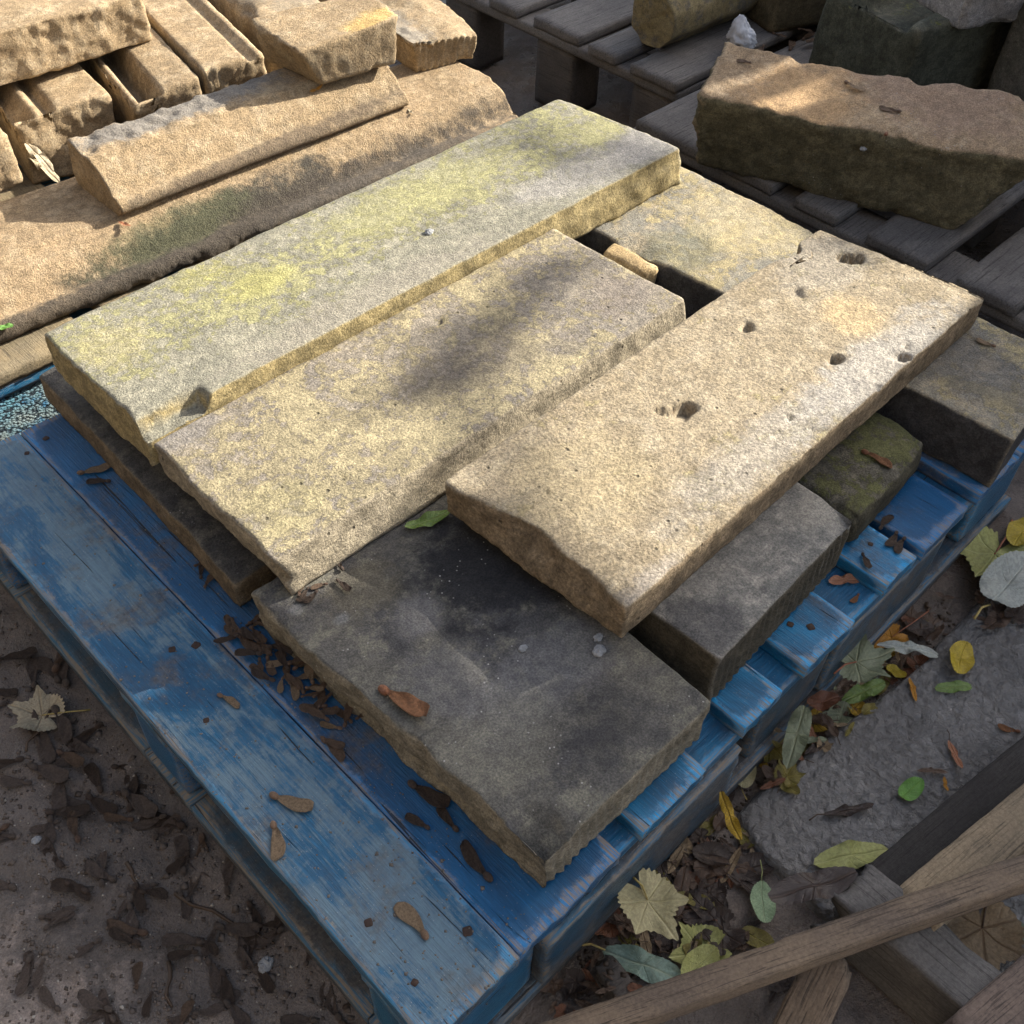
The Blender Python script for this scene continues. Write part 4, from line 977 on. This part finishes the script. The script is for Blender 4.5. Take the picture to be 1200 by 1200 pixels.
leaf((739, 1036), (790, 1108), 'maple', 'beige', 'pale beige veined maple leaf leaning on the pallet side', 'yellow', stempx=(742, 1028), lift=.012)
leaf((706, 1118), (797, 1152), 'lance', 'teal', 'blue-green lance-shaped leaf beside the small dark stake', 'yellow', lift=.012)
leaf((848, 1112), (782, 1128), 'maple', 'lime', 'yellow-green blotched maple leaf folded against the batten', 'yellow', lift=.008, stempx=(830, 1105))
leaf((836, 1118), (800, 1155), 'oval', 'lime', 'small yellow-green leaf with black veins against the batten', None, lift=.014)
leaf((889, 1040), (893, 1086), 'oval', 'mint', 'pale mint green oval leaf with its stalk upright on the litter', 'green', stempx=(889, 1012), lift=.012)
leaf((842, 935), (862, 992), 'narrow', 'yellowblack', 'narrow yellow and black leaf standing in the litter by the pallet', 'brown', lift=.014)
leaf((918, 880), (868, 890), 'maple', 'olivebrown', 'brown and yellow maple leaf at the edge of the tarmac', None, lift=.016)
leaf((937, 840), (920, 903), 'lance', 'greygreen', 'grey-green leaf leaning on the brown and yellow maple leaf', None, lift=.02)
leaf((942, 848), (960, 895), 'narrow', 'salmon', 'glossy salmon pink narrow leaf on the tarmac edge', None, lift=.010)
leaf((866, 930), (875, 897), 'oval', 'beige', 'small pale leaf with a thin stalk close to the blue pallet side', 'yellow', stempx=(873, 943), lift=.012)
leaf((976, 790), (1040, 775), 'maple', 'greygreen', 'large grey-green veined maple leaf against the pallet side', 'red', stempx=(964, 818), lift=.016)
leaf((1052, 752), (1020, 770), 'maple', 'orange', 'orange maple leaf with a pink stalk among the litter', 'red', stempx=(1085, 724), lift=.022)
leaf((1018, 773), (1090, 779), 'narrow', 'silver', 'pale grey narrow leaf lying across the orange maple leaf', None, lift=.03)
leaf((1034, 806), (988, 826), 'lance', 'green', 'shiny green leaf under the large grey-green maple leaf', None, lift=.010)
leaf((1036, 786), (1056, 800), 'oval', 'yellow', 'yellow leaf tip showing under the pale narrow leaf', None, lift=.012)
leaf((1128, 757), (1118, 792), 'oval', 'yellow', 'yellow oval leaf with brown spots alone on the tarmac', None, lift=.006)
leaf((1138, 806), (1097, 809), 'lance', 'green', 'wet green leaf on the tarmac beside the yellow oval leaf', None, lift=.004)
leaf((1175, 640), (1135, 690), 'maple', 'lime', 'green and yellow maple leaf under the silvery leaf', 'red', stempx=(1183, 615), lift=.012)
leaf((1152, 722), (1195, 672), 'oval', 'silver', 'silvery grey leaf lying on the green and yellow maple leaf', 'yellow', stempx=(1134, 738), lift=.022)
leaf((1205, 615), (1186, 645), 'oval', 'yellow', 'yellow-green leaf at the pallet corner in front of the far end slab', None, lift=.012)
leaf((1065, 838 - 42), (1072, 822), 'narrow', 'orange', 'small orange-brown leaf at the tarmac edge by the green leaf', None, lift=.004)
leaf((1110, 870), (1124, 903), 'narrow', 'salmon', 'reddish narrow leaf on the tarmac above the bright green leaf', 'brown', lift=.005)
leaf((1074, 905), (1108, 907), 'narrow', 'brown', 'brown curled leaf on the tarmac touching the reddish narrow leaf', None, lift=.005)
leaf((1105, 912), (1107, 930), 'narrow', 'orange', 'tiny orange leaf below the brown curled leaf on the tarmac', None, lift=.004)
leaf((1054, 938), (1077, 918), 'oval', 'brightgreen', 'small bright green oval leaf on the tarmac', None, lift=.003)
leaf((964, 957), (1018, 948), 'narrow', 'darkbrown', 'dark torn leaf scrap stuck flat to the wet tarmac', 'brown', lift=.003)
leaf((952, 1016), (1036, 998), 'lance', 'lime', 'pale yellow-green long leaf between the tarmac and the beam', None, lift=.006)
leaf((1142, 1058), (1152, 1160), 'maple', 'tan', 'large tan maple leaf with dark veins beside the dark square beam', 'brown', lift=.012, z=-.15)
leaf((1172, 1075), (1215, 1115), 'lance', 'greygreen', 'grey-green leaf tucked behind the large tan maple leaf', None, lift=.006, z=-.165)
leaf((1000, 1030), (905, 1055), 'lance', 'darkbrown', 'wide curled dark brown leaf against the end of the beam', None, lift=.006)
leaf((865, 1085), (812, 1108), 'maple', 'darkbrown', 'rotting dark brown maple leaf with yellow flecks under the mint green leaf', None, lift=.003)
leaf((868, 1092), (905, 1112), 'oval', 'olivebrown', 'rotting olive leaf scrap between the mint green leaf and the batten', None, lift=.004)
leaf((800, 1022), (790, 1075), 'lance', 'brown', 'brown narrow leaf standing behind the beige maple leaf', None, lift=.012)
leaf((838, 995), (840, 1050), 'lance', 'darkbrown', 'dark brown lance leaf lying beside the narrow yellow and black leaf', None, lift=.008)
leaf((475, 622), (528, 604), 'lance', 'green', 'single green lance leaf in shade on the charcoal slab', None, lift=.003)
leaf((72, 848), (14, 832), 'maple', 'straw', 'pale straw-coloured dry leaf with a long stalk on the mud', 'yellow', stempx=(106, 832), lift=.006)
leaf((970, 684), (1006, 680), 'lance', 'salmon', 'rust-brown leaf lying on the blue stringer beside the combed block', None, lift=.003)
leaf((35, 180), (62, 205), 'narrow', 'straw', 'bleached dry leaf between the moulded stones', None, lift=.012)
leaf((38, 190), (68, 214), 'narrow', 'straw', 'bleached curled leaf lying lower between the moulded stones', None, lift=.006)
leaf((58, 200), (86, 186), 'narrow', 'redbrown', 'red-brown dry leaf behind the end of the shorter moulded stone', None, lift=.006)
leaf((65, 195), (78, 178), 'lance', 'salmon', 'curled rusty leaf beside the bleached leaves', None, lift=.01)
leaf((140, 262), (153, 268), 'lance', 'salmon', 'small pink-brown leaf scrap at the foot of the shorter moulded stone', None, lift=.003)
leaf((363, 110), (378, 105), 'narrow', 'orange', 'orange leaf scrap under the chunky sandstone piece', None, lift=.003)
leaf((0, 388), (16, 384), 'oval', 'brightgreen', 'bright green leaf on the bare board ends by the longest moulded stone', None, lift=.004)
leaf((485, 137), (478, 131), 'narrow', 'straw', 'pale dry leaf stuck under the end of the shorter moulded stone', None, lift=.004)
rnd = random.Random(23)
def litter(poly, count, cols, label, group, sz=(22, 52)):
    k = 0; (x0, y0), (x1, y1), wd = poly
    while k < count:
        t = rnd.random(); o = rnd.uniform(-1, 1) * wd
        x = x0 + (x1 - x0) * t + o * .55; y = y0 + (y1 - y0) * t + o
        a = rnd.uniform(0, 6.28); l = rnd.uniform(*sz)
        if hit(x, y)[0].z > -.145 or hit(x, y)[1].z < .5: continue
        leaf((x, y), (x + l * math.cos(a), y + l * math.sin(a) * .8), K := rnd.choice(['lance', 'oval', 'narrow', 'maple']), Cc := rnd.choice(cols), '%s %s %s' % ({'brown': 'mid-brown', 'darkbrown': 'blackish brown', 'redbrown': 'reddish brown', 'olivebrown': 'olive brown', 'tan': 'pale tan', 'yellowblack': 'yellow and black', 'greygreen': 'grey-green'}[Cc], {'lance': 'lance-shaped', 'oval': 'oval', 'narrow': 'narrow', 'maple': 'lobed'}[K], label), rnd.choice([None, None, 'brown']), group, rnd.uniform(.001, .007)); k += 1
litter(((735, 1110), (870, 985), 42), 72, ['brown', 'darkbrown', 'darkbrown', 'brown', 'redbrown', 'brown', 'darkbrown', 'olivebrown', 'tan'], 'rotting leaf in the litter between the pallet corner and the tarmac', 'rotting leaves beside the pallet corner')
litter(((900, 905), (1085, 735), 24), 66, ['brown', 'darkbrown', 'redbrown', 'brown', 'tan', 'olivebrown', 'yellowblack', 'greygreen', 'brown'], 'leaf in the litter along the long side of the blue pallet', 'brown leaves along the pallet side', (18, 40))
litter(((1085, 725), (1200, 700), 26), 10, ['brown', 'darkbrown', 'brown'], 'leaf lying among the green leaves on the tarmac', 'brown leaves on the tarmac', (16, 34))
litter(((650, 1175), (770, 1150), 30), 26, ['brown', 'darkbrown', 'redbrown'], 'leaf in the mud by the small dark stake', 'brown leaves by the stake', (16, 34))
litter(((880, 1120), (960, 1160), 30), 10, ['brown', 'darkbrown'], 'leaf under the broken timber', 'dark leaves under the timber', (16, 40))
# twigs
for k, (a, b) in enumerate([((205, 1048), (320, 1105)), ((198, 1130), (199, 1180)), ((1085, 708), (1090, 722)), ((740, 1120), (716, 1040 + 40)), ((800, 1000), (812, 1045)), ((775, 1080), (830, 1088)), ((60, 835), (30, 880)), ((150, 1010), (170, 1060))]):
    A, n = hit(*a); B, _ = hit(*b); pts = [A.lerp(B, t / 5) + Vector((rnd.uniform(-.003, .003), rnd.uniform(-.003, .003), .003)) for t in range(6)]
    V, F = tube([tuple(p - A) for p in pts], .0026, .0014, 7)
    link('twig', mesh_from('twig', V, F, [SM['brown']]), None, 'thin dark twig lying on the mud and litter round the blue pallet', 'twig', 'twigs on the ground', loc=A)
# splinters and chips of stone on the charcoal slab
M_chipst = plain('pale_stone_chip', (.33, .34, .35), .9, .3, 200, .4)
for k, ((x, y), s, lab) in enumerate([((702, 764), .007, 'larger pale stone chip below the pitted slab on the charcoal slab'), ((701, 748), .005, 'smaller pale stone chip close under the pitted slab'), ((613, 761), .0045, 'pale stone chip out in the middle of the charcoal slab'), ((503, 273), .006, 'small pale pebble on the longest lichen slab'), ((311, 1132), .008, 'white scrap of stone on the mud by the pallet corner'), ((1012, 175 + 0), .006, 'pale stone chip on the top of the boulder'), ((43, 985), .005, 'pale chip on the mud well away from the pallet')]):
    A, n = hit(x, y); V, F = blob((0, 0, s * .3), (s, s * .8, s * .5), 50 + k, 8)
    link('stone_chip', mesh_from('stone_chip', V, F, [M_chipst], False), None, lab, 'stone chip', loc=A)
# grit: too many to count
def grit(name, pts, smin, smax, mat, label, lift=0.):
    V = []; F = []
    for (p, nn) in pts:
        s = rnd.uniform(smin, smax) * (1 if rnd.random() < .9 else 1.8); b = len(V)
        for (x, y, z) in ((1, 0, 0), (0, 1, 0), (-1, 0, 0), (0, -1, 0), (0, 0, .8), (0, 0, -.6)):
            V.append((p[0] + s * (x + rnd.uniform(-.35, .35)), p[1] + s * (y + rnd.uniform(-.35, .35)), p[2] + s * (z + .1) * .8))
        F += [(b + q, b + (q + 1) % 4, b + 4) for q in range(4)] + [(b + (q + 1) % 4, b + q, b + 5) for q in range(4)]
    link(name, mesh_from(name, V, F, [mat], True), None, label, None, None, 'stuff')
pm = []
while len(pm) < 1600:
    x, y = rnd.uniform(-20, 470), rnd.uniform(660, 1215)
    if in_mud(x, y - 10): pm.append(hit(x, y))
grit('mud_crumbs', pm[:900], .001, .0034, plain('mud_crumb', (.15, .12, .10), .8, .4, 90, .5), 'crumbs of dark earth scattered over the mud')
grit('pale_grit', pm[1400:], .0008, .0018, plain('pale_grit', (.42, .38, .33), .8, .3, 90, .3), 'tiny pale grit scattered on the mud')
pm = []
while len(pm) < 420:
    t = rnd.random(); o = rnd.uniform(-1, 1) * 45; x = 690 + 420 * t + o * .5; y = 1150 - 440 * t + o
    if y > 1738 - 1.006 * x + 65:
        q_ = hit(x, y)
        if tar_edge(np.array([q_[0].x]), np.array([q_[0].y]))[0] < .004 and q_[0].z < -.15: pm.append(q_)
grit('litter_crumbs', pm, .0015, .0045, plain('litter_crumb', (.09, .068, .052), .7, .4, 90, .5), 'crumbs of leaf mould along the pallet side')
pm = []
while len(pm) < 420:
    x, y = rnd.uniform(0, 620), rnd.uniform(560, 1190)
    if 482 + 1.046 * x - 60 < y < 640 + 1.17 * x - 4: pm.append(hit(x, y))
grit('deck_grit', pm, .0006, .0016, plain('deck_grit', (.2, .18, .16), .8, .4, 90, .4), 'fine sand and grit on the first blue boards')
